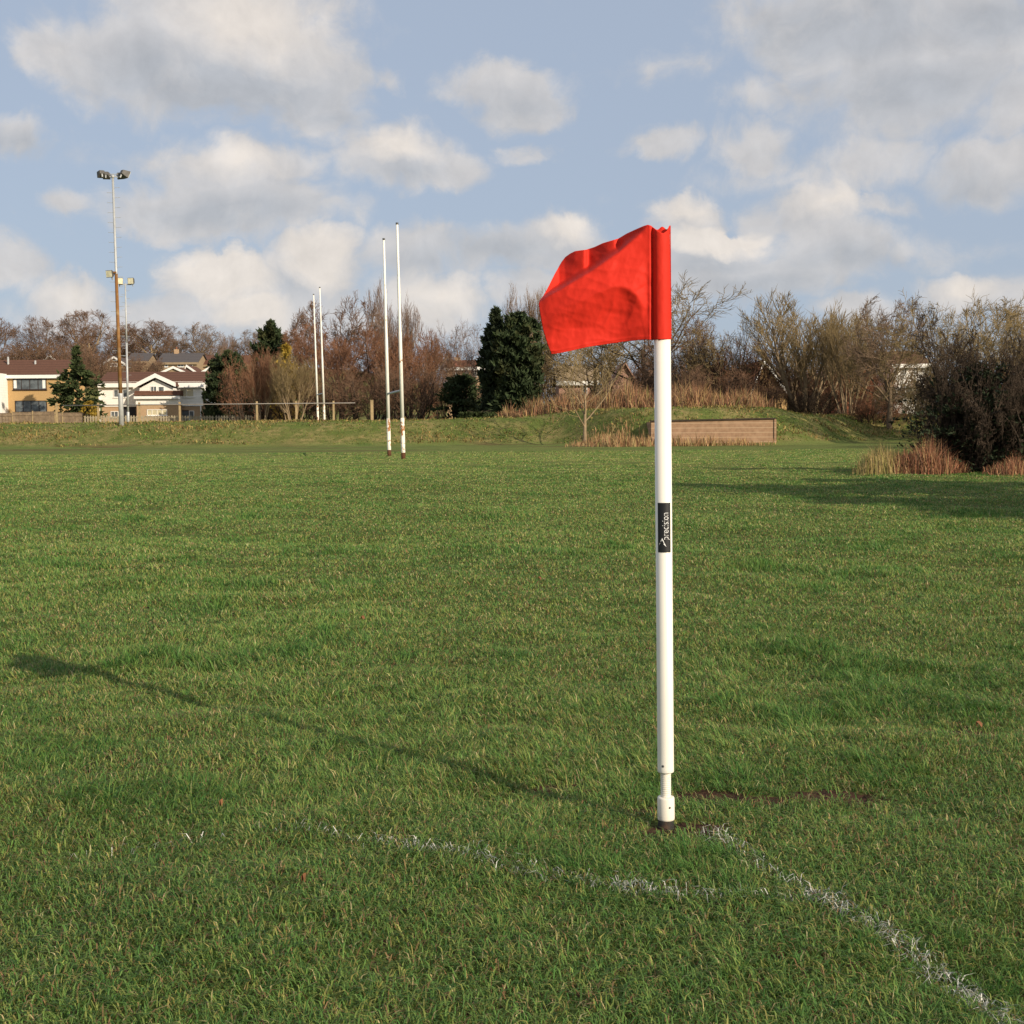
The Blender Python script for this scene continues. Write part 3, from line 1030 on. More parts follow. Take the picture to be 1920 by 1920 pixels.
# ------------------------------------------------------------------ floodlight masts
def lamp(parent, c, face, w, h, d, tilt=-0.45):
    """A floodlight head: tapered body, glass, bracket. face: horizontal direction the glass looks."""
    f = Vector((face[0], face[1], 0)).normalized()
    s = Vector((-f.y, f.x, 0))
    n = (f + Vector((0, 0, tilt))).normalized()
    u = s.cross(n)
    if u.z < 0:
        u = -u
    mb = MB()
    vs = []
    for k, sc_ in ((-.5, .55), (.38, 1.0), (.5, 1.0)):
        for i, j in ((-1, -1), (1, -1), (1, 1), (-1, 1)):
            vs.append(c + n * (k * d) + s * (i * w / 2 * sc_) + u * (j * h / 2 * sc_))
    fs = [(0, 1, 2, 3)] + [(a + k, (a + 1) % 4 + k, (a + 1) % 4 + 4 + k, a + 4 + k) for k in (0, 4) for a in range(4)] + [(8, 9, 10, 11)]
    mb.add(vs, fs)
    body = mb.build('lamp', M['lamp_body'], parent)
    g = []
    for i, j in ((-1, -1), (1, -1), (1, 1), (-1, 1)):
        g.append(c + n * (d * .5 + .006) + s * (i * w / 2 * .9) + u * (j * h / 2 * .88))
    gb = [p + n * .02 for p in g]
    MB().add(g + gb, [(3, 2, 1, 0), (4, 5, 6, 7)] + [(a, (a + 1) % 4, (a + 1) % 4 + 4, a + 4) for a in range(4)]).build('glass', M['lamp_glass'], body)
    MB().beam(c - n * (d * .35) - u * (h * .3), c - n * (d * .35) - u * (h * .85), .07, .07).build('bracket', M['galv'], body)
    return body


D = 80.0
mb_, mt_ = at(228, 799, D), at(211.5, 334, D)
mb_.z = gz1(mb_.x, D) - .1
m1 = empty('floodlight_mast', mb_, 'tall rusty floodlight mast with climbing pegs on the bank', 'floodlight mast', 'floodlight masts')


def on(f):
    return mb_.lerp(mt_, f)


def fy(py):
    return (799 - py) / (799 - 334)


MB().tube([on(-.02), on(fy(740)), on(fy(736)), on(fy(735))], [.17, .15, .14, .115], 16).build('base_tube', M['galv'], m1, True)
MB().tube([on(fy(738)), on(fy(511))], [.125, .098], 16).build('middle_tube', M['rust'], m1, True)
MB().tube([on(fy(512)), on(fy(510)), on(1.0)], [.11, .08, .07], 14).build('upper_tube', M['galv'], m1, True)
MB().tube([mt_, mt_ + Vector((0, 0, .2))], .10, 10).build('cap', M['galv'], m1, True)
pg = MB()
k = 0
for py in np.arange(352, 690, 9.2):
    p = on(fy(py))
    s = -1 if k % 2 else 1
    pg.tube([p, p + Vector((s * .42, 0, .02))], .014, 5)
    k += 1
pg.build('climbing_pegs', M['galv'], m1)
ca, cb = at(196, 331, D), at(232, 331, D)
MB().beam(ca, cb, .07, .07).beam(at(205, 326.5, D), at(222, 326.5, D), .04, .04).build('crossarm', M['galv'], m1)
lamp(m1, at(190.5, 325.5, D - .25), (-.45, .9), .52, .42, .40)
lamp(m1, at(199.5, 328, D - .05), (-.15, 1), .46, .40, .40)
lamp(m1, at(224.5, 329, D + .15), (.3, 1), .42, .34, .36)
lamp(m1, at(233, 325.5, D - .2), (.7, .75), .55, .46, .44)
lb = at(203, 513, D)
MB().beam(at(214.5, 514, D), at(206, 515, D), .06, .06).beam(at(213, 511, D), at(219, 511, D), .30, .10).build('side_bracket', M['rust'], m1)
lamp(m1, at(207.5, 513.5, D - .15), (-.35, -1), .46, .46, .35, -.15)

D = 128.0
mb_, mt_ = at(240.5, 797, D), at(235, 531, D)
mb_.z = gz1(mb_.x, D) - .1
m2 = empty('floodlight_mast', mb_, 'slim grey floodlight mast with two lamps behind the tall rusty one', 'floodlight mast', 'floodlight masts')


def fy2(py):
    return (797 - py) / (797 - 531)


MB().tube([on(-.02), on(fy2(767)), on(fy2(766))], [.17, .15, .11], 14).build('base_tube', M['galv'], m2, True)
MB().tube([on(fy2(768)), on(fy2(640))], [.115, .10], 14).build('middle_tube', M['galv'], m2, True)
MB().tube([on(fy2(641)), on(fy2(600)), on(1.0)], [.085, .08, .07], 12).build('upper_tube', M['galv'], m2, True)
MB().beam(at(223, 534, D), at(247, 533.5, D), .09, .09).build('crossarm', M['galv'], m2)
pg = MB()
k = 0
for py in np.arange(545, 720, 7.0):
    p = on(fy2(py))
    s = -1 if k % 2 else 1
    pg.tube([p, p + Vector((s * .42, 0, .02))], .016, 5)
    k += 1
pg.build('climbing_pegs', M['galv'], m2)
lamp(m2, at(224.5, 527, D), (.5, -1), .58, .66, .5, -.1)
lamp(m2, at(247, 527, D), (-.2, -1), .66, .66, .5, -.1)

# ------------------------------------------------------------------ trees
def rot_about(v, ax, ang):
    return Matrix.Rotation(ang, 3, ax) @ v


def grow_tree(seed, cfg):
    """Recursive branching; returns two meshes (trunk with limbs, fine branches) one unit = one metre."""
    rng = random.Random(seed)
    tubes = []
    env = cfg.get('env')
    ph = [rng.uniform(0, 6.28) for _ in range(6)]

    def outside(p):
        a = math.atan2(p.y, p.x)
        w = 1 + env[3] * (math.sin(2 * a + ph[0]) * .5 + math.sin(3 * a + p.z * 1.3 + ph[1]) * .6 + math.sin(5 * a - p.z * 2.1 + ph[2]) * .4) + rng.uniform(-.10, .06)
        return (p.x ** 2 + p.y ** 2) / (env[1] * w) ** 2 + ((p.z - env[0]) / (env[2] * w)) ** 2 > 1

    def branch(p, d, L, rad, lvl):
        n = cfg['seg'][lvl]
        pts, rads, dirs = [p.copy()], [rad], [d.copy()]
        tip = rad * cfg.get('taper', .35)
        for i in range(n):
            j = cfg['wob'][lvl]
            d = d + Vector((rng.gauss(0, j), rng.gauss(0, j), rng.gauss(0, j) + cfg['up'][lvl]))
            d.normalize()
            p = p + d * (L / n)
            if p.z < 0.05:
                p.z = 0.05
            if env and lvl and i and outside(p):
                break
            pts.append(p.copy())
            rads.append(rad + (tip - rad) * (i + 1) / n)
            dirs.append(d.copy())
        tubes.append((lvl, pts, rads))
        if lvl + 1 >= len(cfg['kids']) + 1:
            return
        k = cfg['kids'][lvl]
        for c in range(k):
            t = cfg['from'][lvl] + (1 - cfg['from'][lvl]) * ((c + rng.random()) / k)
            m_ = len(pts) - 1
            if m_ < 1:
                return
            f = t * m_
            i = min(int(f), m_ - 1)
            q = pts[i].lerp(pts[i + 1], f - i)
            dd = dirs[i + 1]
            perp = dd.orthogonal().normalized()
            perp = rot_about(perp, dd, rng.uniform(0, 6.283) if lvl else c * 2.4 + rng.uniform(-.4, .4))
            ang = R(rng.uniform(*cfg['ang'][lvl]))
            nd = (dd * math.cos(ang) + perp * math.sin(ang)).normalized()
            ln = L * cfg['ratio'][lvl] * rng.uniform(.7, 1.15) * (1 - cfg['fall'][lvl] * t)
            r_ = max((rads[i] + (rads[i + 1] - rads[i]) * (f - i)) * cfg['rr'][lvl], cfg['rmin'])
            branch(q, nd, ln, r_, lvl + 1)

    for s in range(cfg.get('stems', 1)):
        a = 2.4 * s + rng.uniform(-.4, .4)
        sp = cfg.get('spread', 0)
        off = Vector((math.cos(a), math.sin(a), 0)) * cfg.get('foot', 0) * math.sqrt((s + .5) / cfg.get('stems', 1))
        d = Vector((math.cos(a) * sp * rng.uniform(.5, 1.3), math.sin(a) * sp * rng.uniform(.5, 1.3), 1)).normalized()
        branch(Vector((0, 0, -.3)) + off, d, cfg['L'] * rng.uniform(.8, 1.1), cfg['r'] * rng.uniform(.75, 1.1), 0)

    cut = cfg.get('cut', 2)
    out = []
    for part in (0, 1):
        V_, F_ = [], []
        for lvl, pts, rads in tubes:
            if (lvl >= cut) != bool(part):
                continue
            ns = (8, 6, 4, 3, 3, 3)[lvl]
            base = len(V_)
            s = None
            for i, p in enumerate(pts):
                d = pts[min(i + 1, len(pts) - 1)] - pts[max(i - 1, 0)]
                if d.length < 1e-6:
                    d = Vector((0, 0, 1))
                d.normalize()
                s = d.orthogonal() if s is None else s - d * s.dot(d)
                if s.length < 1e-6:
                    s = d.orthogonal()
                s.normalize()
                t = d.cross(s)
                for k in range(ns):
                    a = 2 * math.pi * k / ns
                    V_.append(p + (s * math.cos(a) + t * math.sin(a)) * rads[i])
            for i in range(len(pts) - 1):
                for k in range(ns):
                    a, b = base + i * ns + k, base + i * ns + (k + 1) % ns
                    F_.append((a, b, b + ns, a + ns))
        out.append((V_, F_))
    zs = sorted(p.z for _, pts, _ in tubes for p in pts)
    top = zs[int(len(zs) * cfg.get('pct', .985))]
    xs = sorted(p.x for _, pts, _ in tubes for p in pts)
    wid = xs[int(len(xs) * .985)] - xs[int(len(xs) * .015)]
    res = []
    for (V_, F_), nm in zip(out, ('trunk', 'crown')):
        v = np.array([tuple(p) for p in V_], dtype=np.float32)
        res.append(np_mesh(nm, v, [np.array(F_, dtype=np.int32)]))
    return res[0], res[1], top, wid


CFG = {
    # broad domed parkland tree
    'dome': dict(L=5.0, r=.36, kids=[10, 8, 8, 6], seg=[4, 6, 5, 4, 3], wob=[.05, .13, .15, .15, .16], up=[.05, .07, .05, .05, .04],
                 ang=[(28, 70), (30, 65), (30, 62), (25, 55)], ratio=[1.45, .60, .60, .62], fall=[.15, .35, .3, .25], rr=[.5, .5, .45, .5], rmin=.021, env=(5.9, 5.4, 4.7, .06)),
    # upright vase of ascending stems
    'vase': dict(L=5.6, r=.105, stems=9, spread=.36, foot=.6, kids=[9, 8, 7], seg=[6, 6, 5, 4], wob=[.05, .07, .08, .1], up=[.07, .10, .10, .09],
                 ang=[(15, 38), (15, 38), (15, 36)], ratio=[.62, .62, .62], fall=[.35, .35, .25], rr=[.5, .5, .5], rmin=.012, env=(4.6, 3.3, 4.4, .10)),
    # dense multi-stemmed thicket
    'thicket': dict(L=3.0, r=.06, stems=15, spread=.55, foot=1.3, kids=[7, 6, 5], seg=[5, 5, 4, 3], wob=[.09, .13, .15, .16], up=[.05, .04, .04, .03],
                    ang=[(20, 60), (25, 65), (25, 62)], ratio=[.62, .66, .62], fall=[.3, .3, .25], rr=[.55, .55, .55], rmin=.011, env=(1.2, 2.9, 3.1, .12)),
    # open garden tree with crooked limbs
    'open': dict(L=3.4, r=.17, kids=[10, 8, 7, 5], seg=[4, 6, 5, 4, 3], wob=[.06, .16, .18, .18, .18], up=[.05, .05, .06, .05, .03],
                 ang=[(35, 78), (30, 65), (30, 62), (25, 55)], ratio=[1.15, .62, .6, .62], fall=[.2, .35, .3, .25], rr=[.45, .5, .5, .5], rmin=.011, env=(4.0, 3.7, 3.2, .16)),
    # low spreading hawthorn, very dense and twiggy to the ground
    'thorn': dict(L=1.55, r=.06, stems=14, spread=1.0, foot=.35, kids=[9, 9, 7, 4], seg=[4, 4, 3, 2, 2], wob=[.14, .18, .22, .22, .2], up=[.03, .02, .02, .01, .0],
                  ang=[(25, 75), (30, 80), (30, 80), (30, 75)], ratio=[.62, .58, .52, .5], fall=[.3, .3, .25, .2], rr=[.55, .55, .55, .6], rmin=.0045, pct=.965),
    'sapling': dict(L=2.4, r=.085, kids=[9, 7, 5], seg=[5, 6, 5, 4], wob=[.03, .09, .11, .12], up=[.05, .08, .08, .06],
                    ang=[(28, 58), (25, 50), (22, 45)], ratio=[.95, .62, .6], fall=[.2, .3, .3], rr=[.42, .5, .5], rmin=.008),
}
FROM = {'dome': [.38, .25, .25, .2], 'vase': [.25, .25, .25], 'thicket': [.12, .2, .2], 'open': [.42, .28, .25, .2], 'thorn': [.08, .12, .12, .1], 'sapling': [.42, .2, .2]}
PROTO = {}


def proto(kind, seed):
    if (kind, seed) not in PROTO:
        c = dict(CFG[kind])
        c['from'] = FROM[kind]
        PROTO[(kind, seed)] = grow_tree(seed * 31 + len(kind), c)
    return PROTO[(kind, seed)]


def set_mat(o, mt):
    if len(o.data.materials) == 0:
        o.data.materials.append(mt)
    o.material_slots[0].link = 'OBJECT'
    o.material_slots[0].material = mt


def tree(kind, seed, px, top, width, D, twig, bark, label, name='bare_tree', cat='tree', group=None, rot=None, base=None):
    """A bare tree whose crown spans `width` photo pixels at distance D and whose top reaches pixel row `top`."""
    tr, cr_, h0, w0 = proto(kind, seed)
    x = at(px, 700, D).x
    zb = gz1(x, D) if base is None else base
    zt = at(px, top, D).z
    s = (zt - zb) / h0
    sw_ = width * D / F / w0
    root = empty(name, (x, D, zb - .05), label, cat, group)
    root.rotation_euler.z = (seed * 1.7 + px * .013) % 6.28 if rot is None else rot
    for nm, me, mt in (('trunk', tr, M[bark]), ('crown', cr_, M[twig])):
        o = bpy.data.objects.new(nm, me)
        COL.objects.link(o)
        o.parent = root
        set_mat(o, mt)
    root.scale = (sw_, sw_, s)
    return root


def clump_mesh(name, pts, dirs, size, seed, mt, flat=.5, per=3):
    """Sprays of small pointed leaves at pts, growing along dirs."""
    rs = np.random.RandomState(seed)
    n = len(pts) * per
    P = np.repeat(pts, per, 0)
    Dv = np.repeat(dirs, per, 0) + rs.normal(0, flat, (n, 3))
    Dv /= np.linalg.norm(Dv, axis=1, keepdims=True)
    S = np.cross(Dv, rs.normal(0, 1, (n, 3)))
    S /= np.linalg.norm(S, axis=1, keepdims=True) + 1e-9
    L = (size * rs.uniform(.55, 1.3, n))[:, None]
    W = L * rs.uniform(.16, .30, n)[:, None]
    v = np.empty((n, 4, 3))
    v[:, 0] = P - Dv * L * .35
    v[:, 1] = P + S * W
    v[:, 2] = P + Dv * L * .75
    v[:, 3] = P - S * W
    idx = np.arange(n)[:, None] * 4
    f = np.concatenate([idx, idx + 1, idx + 2, idx + 3], 1)
    return np_mesh(name, v.reshape(-1, 3), [f])


def evergreen(name, label, px, top, width, D, profile, n, size, mt, seed, up=.6, lobes=.25, group=None, base=None, bark='dark_bark', cat='tree', flatk=.5, depth=1.0):
    """Evergreen crown of leaf sprays spread through an uneven envelope. profile: list of (height fraction, radius fraction)."""
    rs = np.random.RandomState(seed)
    x = at(px, 700, D).x
    zb = gz1(x, D) if base is None else base
    H = at(px, top, D).z - zb
    Rm = width * D / F / 2
    hs = np.array([p[0] for p in profile])
    rr_ = np.array([p[1] for p in profile])
    # sprays sit along boughs, so the outline is ragged and the dark inside shows between them
    nb = max(50, n // 34)
    tb = rs.uniform(0, 1, nb * 6)
    tb = tb[rs.uniform(0, 1, nb * 6) < np.interp(tb, hs, rr_) + .10][:nb]
    nb = len(tb)
    thb = rs.uniform(0, 2 * np.pi, nb)
    lob = fbm(np.cos(thb) * 2.2 + 9 + tb * 1.2, np.sin(thb) * 2.2 + tb * H * .9 + 5, seed, 3)
    rb = np.interp(tb, hs, rr_) * (1 + lobes * 1.6 * (lob - .5) * 2 + lobes * .35 * rs.normal(0, 1, nb)) * Rm
    k = rs.randint(0, nb, n)
    t = tb[k]
    q = rs.uniform(.18, 1.06, n) ** .6
    rad = rb[k] * q
    th = thb[k] + rs.normal(0, .16, n)
    jit = .055 * Rm + .04 * H * (.3 + .7 * (1 - t))
    pts = np.stack([np.cos(th) * rad, np.sin(th) * rad * depth, t * H + rad * (up - .35) * .55 + rs.normal(0, 1, n) * jit * .5], 1)
    pts[:, :2] += rs.normal(0, .05 * Rm, (n, 2))
    m_ = n // 9                                    # a continuous leader up to the tip
    tl = 1 - .45 * rs.uniform(0, 1, m_) ** 1.3
    al = rs.uniform(0, 6.283, m_)
    rl = (np.interp(tl, hs, rr_) * .55 + .02) * Rm * rs.uniform(.2, 1, m_)
    pts[:m_] = np.stack([np.cos(al) * rl, np.sin(al) * rl * depth, tl * H], 1)
    th[:m_] = al
    pts[:, 2] = np.clip(pts[:, 2], .02, H * 1.02)
    dirs = np.stack([np.cos(th) * (1 - up), np.sin(th) * (1 - up), np.full(n, up)], 1)
    root = empty(name, (x, D, zb - .05), label, cat, group)
    o = bpy.data.objects.new('foliage', clump_mesh('foliage', pts, dirs, size, seed, mt, flatk))
    COL.objects.link(o)
    o.data.materials.append(mt)
    o.parent = root
    mbk = MB()
    mbk.tube([(0, 0, -.3), (0, 0, H * .4), (0.05, 0, H * .85)], [Rm * .09, Rm * .06, .02], 8)
    rg = random.Random(seed)
    for k in range(14):
        h = H * (.12 + .7 * k / 14)
        a = k * 2.4
        r_ = np.interp(h / H, hs, rr_) * Rm * .75
        mbk.tube([(0, 0, h), (math.cos(a) * r_ * .5, math.sin(a) * r_ * .5 * depth, h + r_ * .25), (math.cos(a) * r_, math.sin(a) * r_ * depth, h + r_ * .4)], [Rm * .035, Rm * .025, .01], 5)
    tk = mbk.build('trunk', M[bark])
    tk.parent = root
    return root


HB = 'bare beeches along the hilltop'
tree('dome', 1, -8, 598, 100, 262, 'twig_brown', 'bark', 'brown domed tree cut by the left edge on the hilltop', group=HB)
tree('dome', 2, 72, 597, 92, 266, 'twig_brown', 'bark', 'brown domed hilltop tree above the tan house chimney pipes', group=HB)
tree('dome', 3, 170, 586, 124, 250, 'twig_brown', 'pale_bark', 'largest brown beech on the hill just left of the floodlight masts', group=HB)
tree('dome', 1, 285, 604, 112, 258, 'twig_brown', 'pale_bark', 'brown domed beech on the hill right of the floodlight masts', group=HB, rot=2.0)
tree('dome', 2, 382, 609, 92, 262, 'twig_grey', 'pale_bark', 'rounded greyish beech standing alone above the dark cypress', group=HB, rot=1.2)
tree('dome', 3, 474, 622, 70, 285, 'twig_grey', 'bark', 'small far grey tree left of the ivy covered conifer', group=HB, rot=4.0)
tree('dome', 2, 235, 618, 70, 268, 'twig_brown', 'bark', 'brown tree directly behind the two floodlight masts', group=HB, rot=3.3)
tree('dome', 1, 326, 632, 52, 275, 'twig_grey', 'bark', 'smaller dim tree between the two domed hilltop beeches', group=HB, rot=5.0)
tree('vase', 1, 428, 630, 34, 300, 'twig_pink', 'bark', 'faint pinkish tree on the skyline right of the greyish beech', group=HB)
SB = 'brown scrub between the hillside houses'
for i, (px, top, w, D_, lab) in enumerate([
    (20, 655, 130, 225, 'brown scrub behind the tan house roof'), (125, 640, 110, 228, 'brown scrub above the dark conifer by the tan house'),
    (185, 660, 90, 222, 'brown scrub left of the tall rusty mast'), (272, 668, 70, 226, 'brown scrub right of the slim grey mast'),
    (345, 665, 90, 252, 'brown scrub behind the slate roofed house'), (440, 668, 90, 246, 'brown scrub above the dark cypress'),
    (150, 650, 60, 216, 'pale stemmed scrub behind the large beech trunk'), (235, 675, 80, 214, 'dull scrub behind the white house roof')]):
    tree('thicket', 1 + i % 2, px, top, w, D_, 'twig_brown', 'bark', lab, 'scrub_bush', 'bush', SB, rot=i * 1.3)

for i, (px, top, w, D_, lab) in enumerate([
    (10, 645, 120, 282, 'far brown wood edge left of the tan house chimney pipes'), (95, 632, 120, 284, 'far brown wood edge above the tan house roof'), (185, 628, 120, 280, 'far brown wood edge below the largest beech'),
    (262, 636, 110, 283, 'far brown wood edge between the masts and the slate roofed house'), (345, 640, 110, 284, 'far brown wood edge above the slate roof chimney'), (430, 645, 110, 286, 'far brown wood edge right of the greyish beech')]):
    tree('thicket', 1 + i % 3, px, top, w, D_, 'twig_brown', 'bark', lab, 'scrub_bush', 'bush', SB, rot=i * 1.7 + 1)

# evergreens
evergreen('conifer', 'loose dark green conifer between the tan house and the white house', 145, 650, 84, 141,
          [(0, .55), (.1, 1), (.3, .95), (.45, .75), (.6, .72), (.8, .4), (1, .04)], 2300, .55, M['needle_green'], 3, .12, .8)
evergreen('yellow_shrub', 'yellow leaved shrub at the foot of the loose conifer', 165, 752, 40, 139.5,
          [(0, .8), (.4, 1), (.8, .7), (1, .2)], 900, .30, M['leaf_yellow'], 5, .4, .3, cat='shrub')
evergreen('cypress', 'wide dark cypress dome right of the white house', 428, 660, 88, 152,
          [(0, .95), (.3, 1), (.6, .95), (.8, .76), (.93, .45), (1, .12)], 6000, .55, M['needle'], 7, .6, .2)
evergreen('ivy_conifer', 'dark green conifer rising from the russet thicket', 509, 605, 74, 128,
          [(0, .6), (.3, .8), (.5, .95), (.75, .85), (.9, .6), (1, .15)], 4200, .55, M['needle'], 11, .5, .35)
evergreen('golden_conifer', 'golden yellow conifer tip beside the dark green one', 537, 648, 56, 120,
          [(0, .5), (.4, 1), (.7, .8), (.9, .4), (1, .08)], 2200, .40, M['leaf_yellow'], 13, .6, .35)
evergreen('leylandii', 'tall dark leylandii with the sharper tip left of the flag', 931, 582, 52, 98,
          [(0, .85), (.15, .95), (.4, 1), (.6, .95), (.78, .66), (.9, .36), (1, .05)], 5200, .52, M['needle_deep'], 17, .66, .34)
evergreen('leylandii', 'broad dark leylandii with the blunter browner top behind the flag', 972, 590, 84, 97,
          [(0, .9), (.2, 1), (.5, .98), (.75, .88), (.9, .66), (1, .2)], 6400, .52, M['needle'], 19, .66, .32)
evergreen('evergreen_shrub', 'dark rounded evergreen left of the leylandii', 874, 704, 80, 104,
          [(0, .95), (.4, 1), (.75, .8), (1, .3)], 2200, .40, M['needle'], 23, .4, .6, cat='shrub')
evergreen('clipped_hedge', 'low clipped green hedge at the foot of the leylandii', 897, 774, 66, 95,
          [(0, 1), (.8, 1), (1, .8)], 1500, .25, M['needle_green'], 31, .4, .1, cat='hedge', depth=.4)
evergreen('dark_hedge', 'dark evergreen mass inside the russet hedge behind the timber wall', 1322, 688, 110, 99,
          [(0, .9), (.4, 1), (.8, .7), (1, .25)], 2600, .42, M['needle_deep'], 37, .4, .8, cat='hedge')

# middle group behind the goal posts
MG = 'trees and thickets behind the goal posts'
tree('dome', 4, 640, 567, 160, 134, 'twig_brown', 'bark', 'large brown domed tree behind the farther goal posts', group=MG)
tree('vase', 2, 737, 552, 96, 128, 'twig_pink', 'pale_bark', 'tall pale upright tree behind the nearer goal posts', group=MG)
tree('dome', 5, 792, 622, 104, 116, 'twig_russet', 'bark', 'russet rounded beech right of the nearer goal posts', group=MG)
tree('open', 1, 868, 612, 96, 124, 'twig_pink', 'pale_bark', 'open crooked bare tree left of the leylandii', group=MG)
tree('dome', 1, 820, 640, 60, 150, 'twig_brown', 'bark', 'small far brown tree between the russet beech and the crooked one', group=MG)
for i, (kind, px, top, w, D_, tw, lab) in enumerate([
    ('dome', 590, 612, 130, 126, 'twig_russet', 'russet rounded crown top right of the dark green conifer'),
    ('thicket', 470, 668, 110, 122, 'twig_russet', 'reddish thicket between the cypress and the dark green conifer'),
    ('vase', 488, 664, 70, 108, 'twig_russet', 'slim bare shrub tree in front of the dark green conifer'),
    ('vase', 548, 668, 84, 106, 'twig_olive', 'pale forked shrub tree under the golden conifer'),
    ('dome', 640, 640, 140, 118, 'twig_russet', 'russet rounded crown under the large brown dome'),
    ('dome', 700, 618, 130, 117, 'twig_russet', 'russet rounded crown between the two pairs of goal posts'),
    ('thicket', 760, 650, 120, 112, 'twig_russet', 'russet thicket behind the nearer crossbar'),
    ('thicket', 620, 700, 130, 108, 'twig_brown', 'dark brown thicket at the foot of the farther goal posts'),
    ('thicket', 690, 690, 130, 107, 'twig_brown', 'dark brown thicket behind the lone wooden post'),
    ('thicket', 770, 690, 120, 105, 'twig_brown', 'dark brown thicket at the foot of the nearer goal posts'),
    ('thicket', 560, 716, 110, 110, 'twig_brown', 'brown undergrowth thicket behind the rail end'),
    ('thicket', 840, 660, 90, 118, 'twig_brown', 'brown thicket below the crooked bare tree'),
    ('thicket', 905, 690, 60, 120, 'twig_grey', 'grey thicket tucked beside the sharper leylandii')]):
    tree(kind, 1 + i % 3, px, top, w, D_, tw, 'pale_bark' if kind == 'vase' else 'dark_bark', lab, 'thicket_bush' if kind == 'thicket' else 'bare_tree', 'bush' if kind == 'thicket' else 'tree', MG, rot=i * .9)

# behind the flag and the timber wall
FG = 'bare trees behind the flag'
tree('vase', 3, 992, 552, 100, 116, 'twig_grey', 'bark', 'thin bare tree rising behind the leylandii', group=FG)
tree('open', 2, 1205, 542, 300, 104, 'twig_olive', 'dark_bark', 'wide dark limbed tree behind the flag pole', group=FG)
tree('open', 3, 1120, 600, 220, 110, 'twig_olive', 'bark', 'olive twigged tree below the flag behind the sapling', group=FG)
tree('thicket', 2, 1080, 650, 170, 132, 'twig_olive', 'bark', 'olive thicket rising behind the pink house', 'thicket_bush', 'bush', FG)
tree('thicket', 1, 1215, 690, 90, 100, 'twig_brown', 'dark_bark', 'brown thicket right beside the flag pole', 'thicket_bush', 'bush', FG)
tree('sapling', 1, 1096, 640, 150, 73, 'twig_olive', 'pale_bark', 'pale trunked sapling on the bank below the flag', 'sapling', 'tree')
RG = 'russet hedge behind the timber wall'
for i, (px, top, w, D_, tw, lab) in enumerate([
    (1285, 606, 150, 98, 'twig_brown', 'brown hedge bush just right of the flag pole'), (1350, 612, 150, 96, 'twig_olive', 'tallest brown hedge bush over the middle of the timber wall'),
    (1402, 640, 140, 95, 'twig_russet', 'russet hedge bush over the right end of the timber wall'), (1330, 690, 140, 92, 'twig_brown', 'lower brown hedge bush behind the timber wall'),
    (1425, 712, 90, 91, 'twig_brown', 'brown hedge bush in front of the white bargeboard'), (1265, 700, 80, 92, 'twig_dark', 'dark hedge bush low beside the flag pole')]):
    tree('thicket', 1 + i % 3, px, top, w, D_, tw, 'dark_bark', lab, 'hedge_bush', 'bush', RG, rot=i * 1.1)

for i, (px, top, w, D_, tw, lab) in enumerate([
    (1010, 680, 110, 138, 'twig_brown', 'far brown thicket between the leylandii and the pink house'), (1180, 655, 150, 142, 'twig_brown', 'far brown thicket behind the pink brick gable'),
    (1270, 660, 150, 140, 'twig_brown', 'far brown thicket above the dark hedge bushes'), (1450, 668, 150, 132, 'twig_grey', 'far grey thicket above the white bargeboard'),
    (1560, 650, 170, 138, 'twig_brown', 'far brown thicket behind the fan shaped ash'), (1690, 672, 150, 140, 'twig_brown', 'far brown thicket above the cream house')]):
    tree('thicket', 1 + i % 3, px, top, w, D_, tw, 'dark_bark', lab, 'thicket_bush', 'bush', FG, rot=i * 2.3)

# right-hand belt
BG = 'trees along the right side of the pitch'
tree('vase', 2, 1510, 566, 230, 94, 'twig_olive', 'pale_bark', 'tall fan shaped ash with pale stems right of the white bargeboard', group=BG, rot=.4)
tree('vase', 1, 1592, 590, 110, 90, 'twig_olive', 'pale_bark', 'slender pale stemmed tree right of the fan shaped ash', group=BG)
tree('dome', 2, 1668, 566, 170, 82, 'twig_grey', 'bark', 'rounded grey tree between the slender one and the hawthorn', group=BG)
tree('open', 2, 1668, 590, 150, 84, 'twig_olive', 'bark', 'olive branching tree in front of the cream house', group=BG, rot=2.6)
tree('open', 1, 1800, 566, 230, 70, 'twig_olive', 'bark', 'broad olive tree with crooked top above the dark hawthorn', group=BG, rot=1.1)
tree('dome', 3, 1858, 574, 190, 74, 'twig_olive', 'bark', 'rounded olive tree above the right side of the hawthorn', group=BG, rot=3.0)
tree('open', 3, 1935, 590, 160, 66, 'twig_olive', 'bark', 'olive tree cut by the right edge', group=BG)
for i, (px, top, w, D_, tw, lab) in enumerate([
    (1480, 692, 110, 97, 'twig_brown', 'brown thicket at the foot of the fan shaped ash'), (1560, 680, 130, 99, 'twig_russet', 'russet thicket behind the slender pale stems'),
    (1630, 690, 120, 92, 'twig_russet', 'russet thicket in front of the red brick house end'), (1700, 715, 110, 86, 'twig_olive', 'olive thicket left of the dark hawthorn'),
    (1530, 730, 100, 92, 'twig_dark', 'dark low thicket right of the timber wall'), (1640, 745, 110, 84, 'twig_russet', 'reddish low thicket along the far end of the grass path'),
    (1760, 690, 120, 78, 'twig_olive', 'olive thicket behind the upper hawthorn'), (1890, 690, 150, 60, 'twig_russet', 'russet thicket behind the right side of the hawthorn')]):
    tree('thicket', 1 + i % 3, px, top, w, D_, tw, 'dark_bark', lab, 'thicket_bush', 'bush', BG, rot=i * 1.9 + .5)
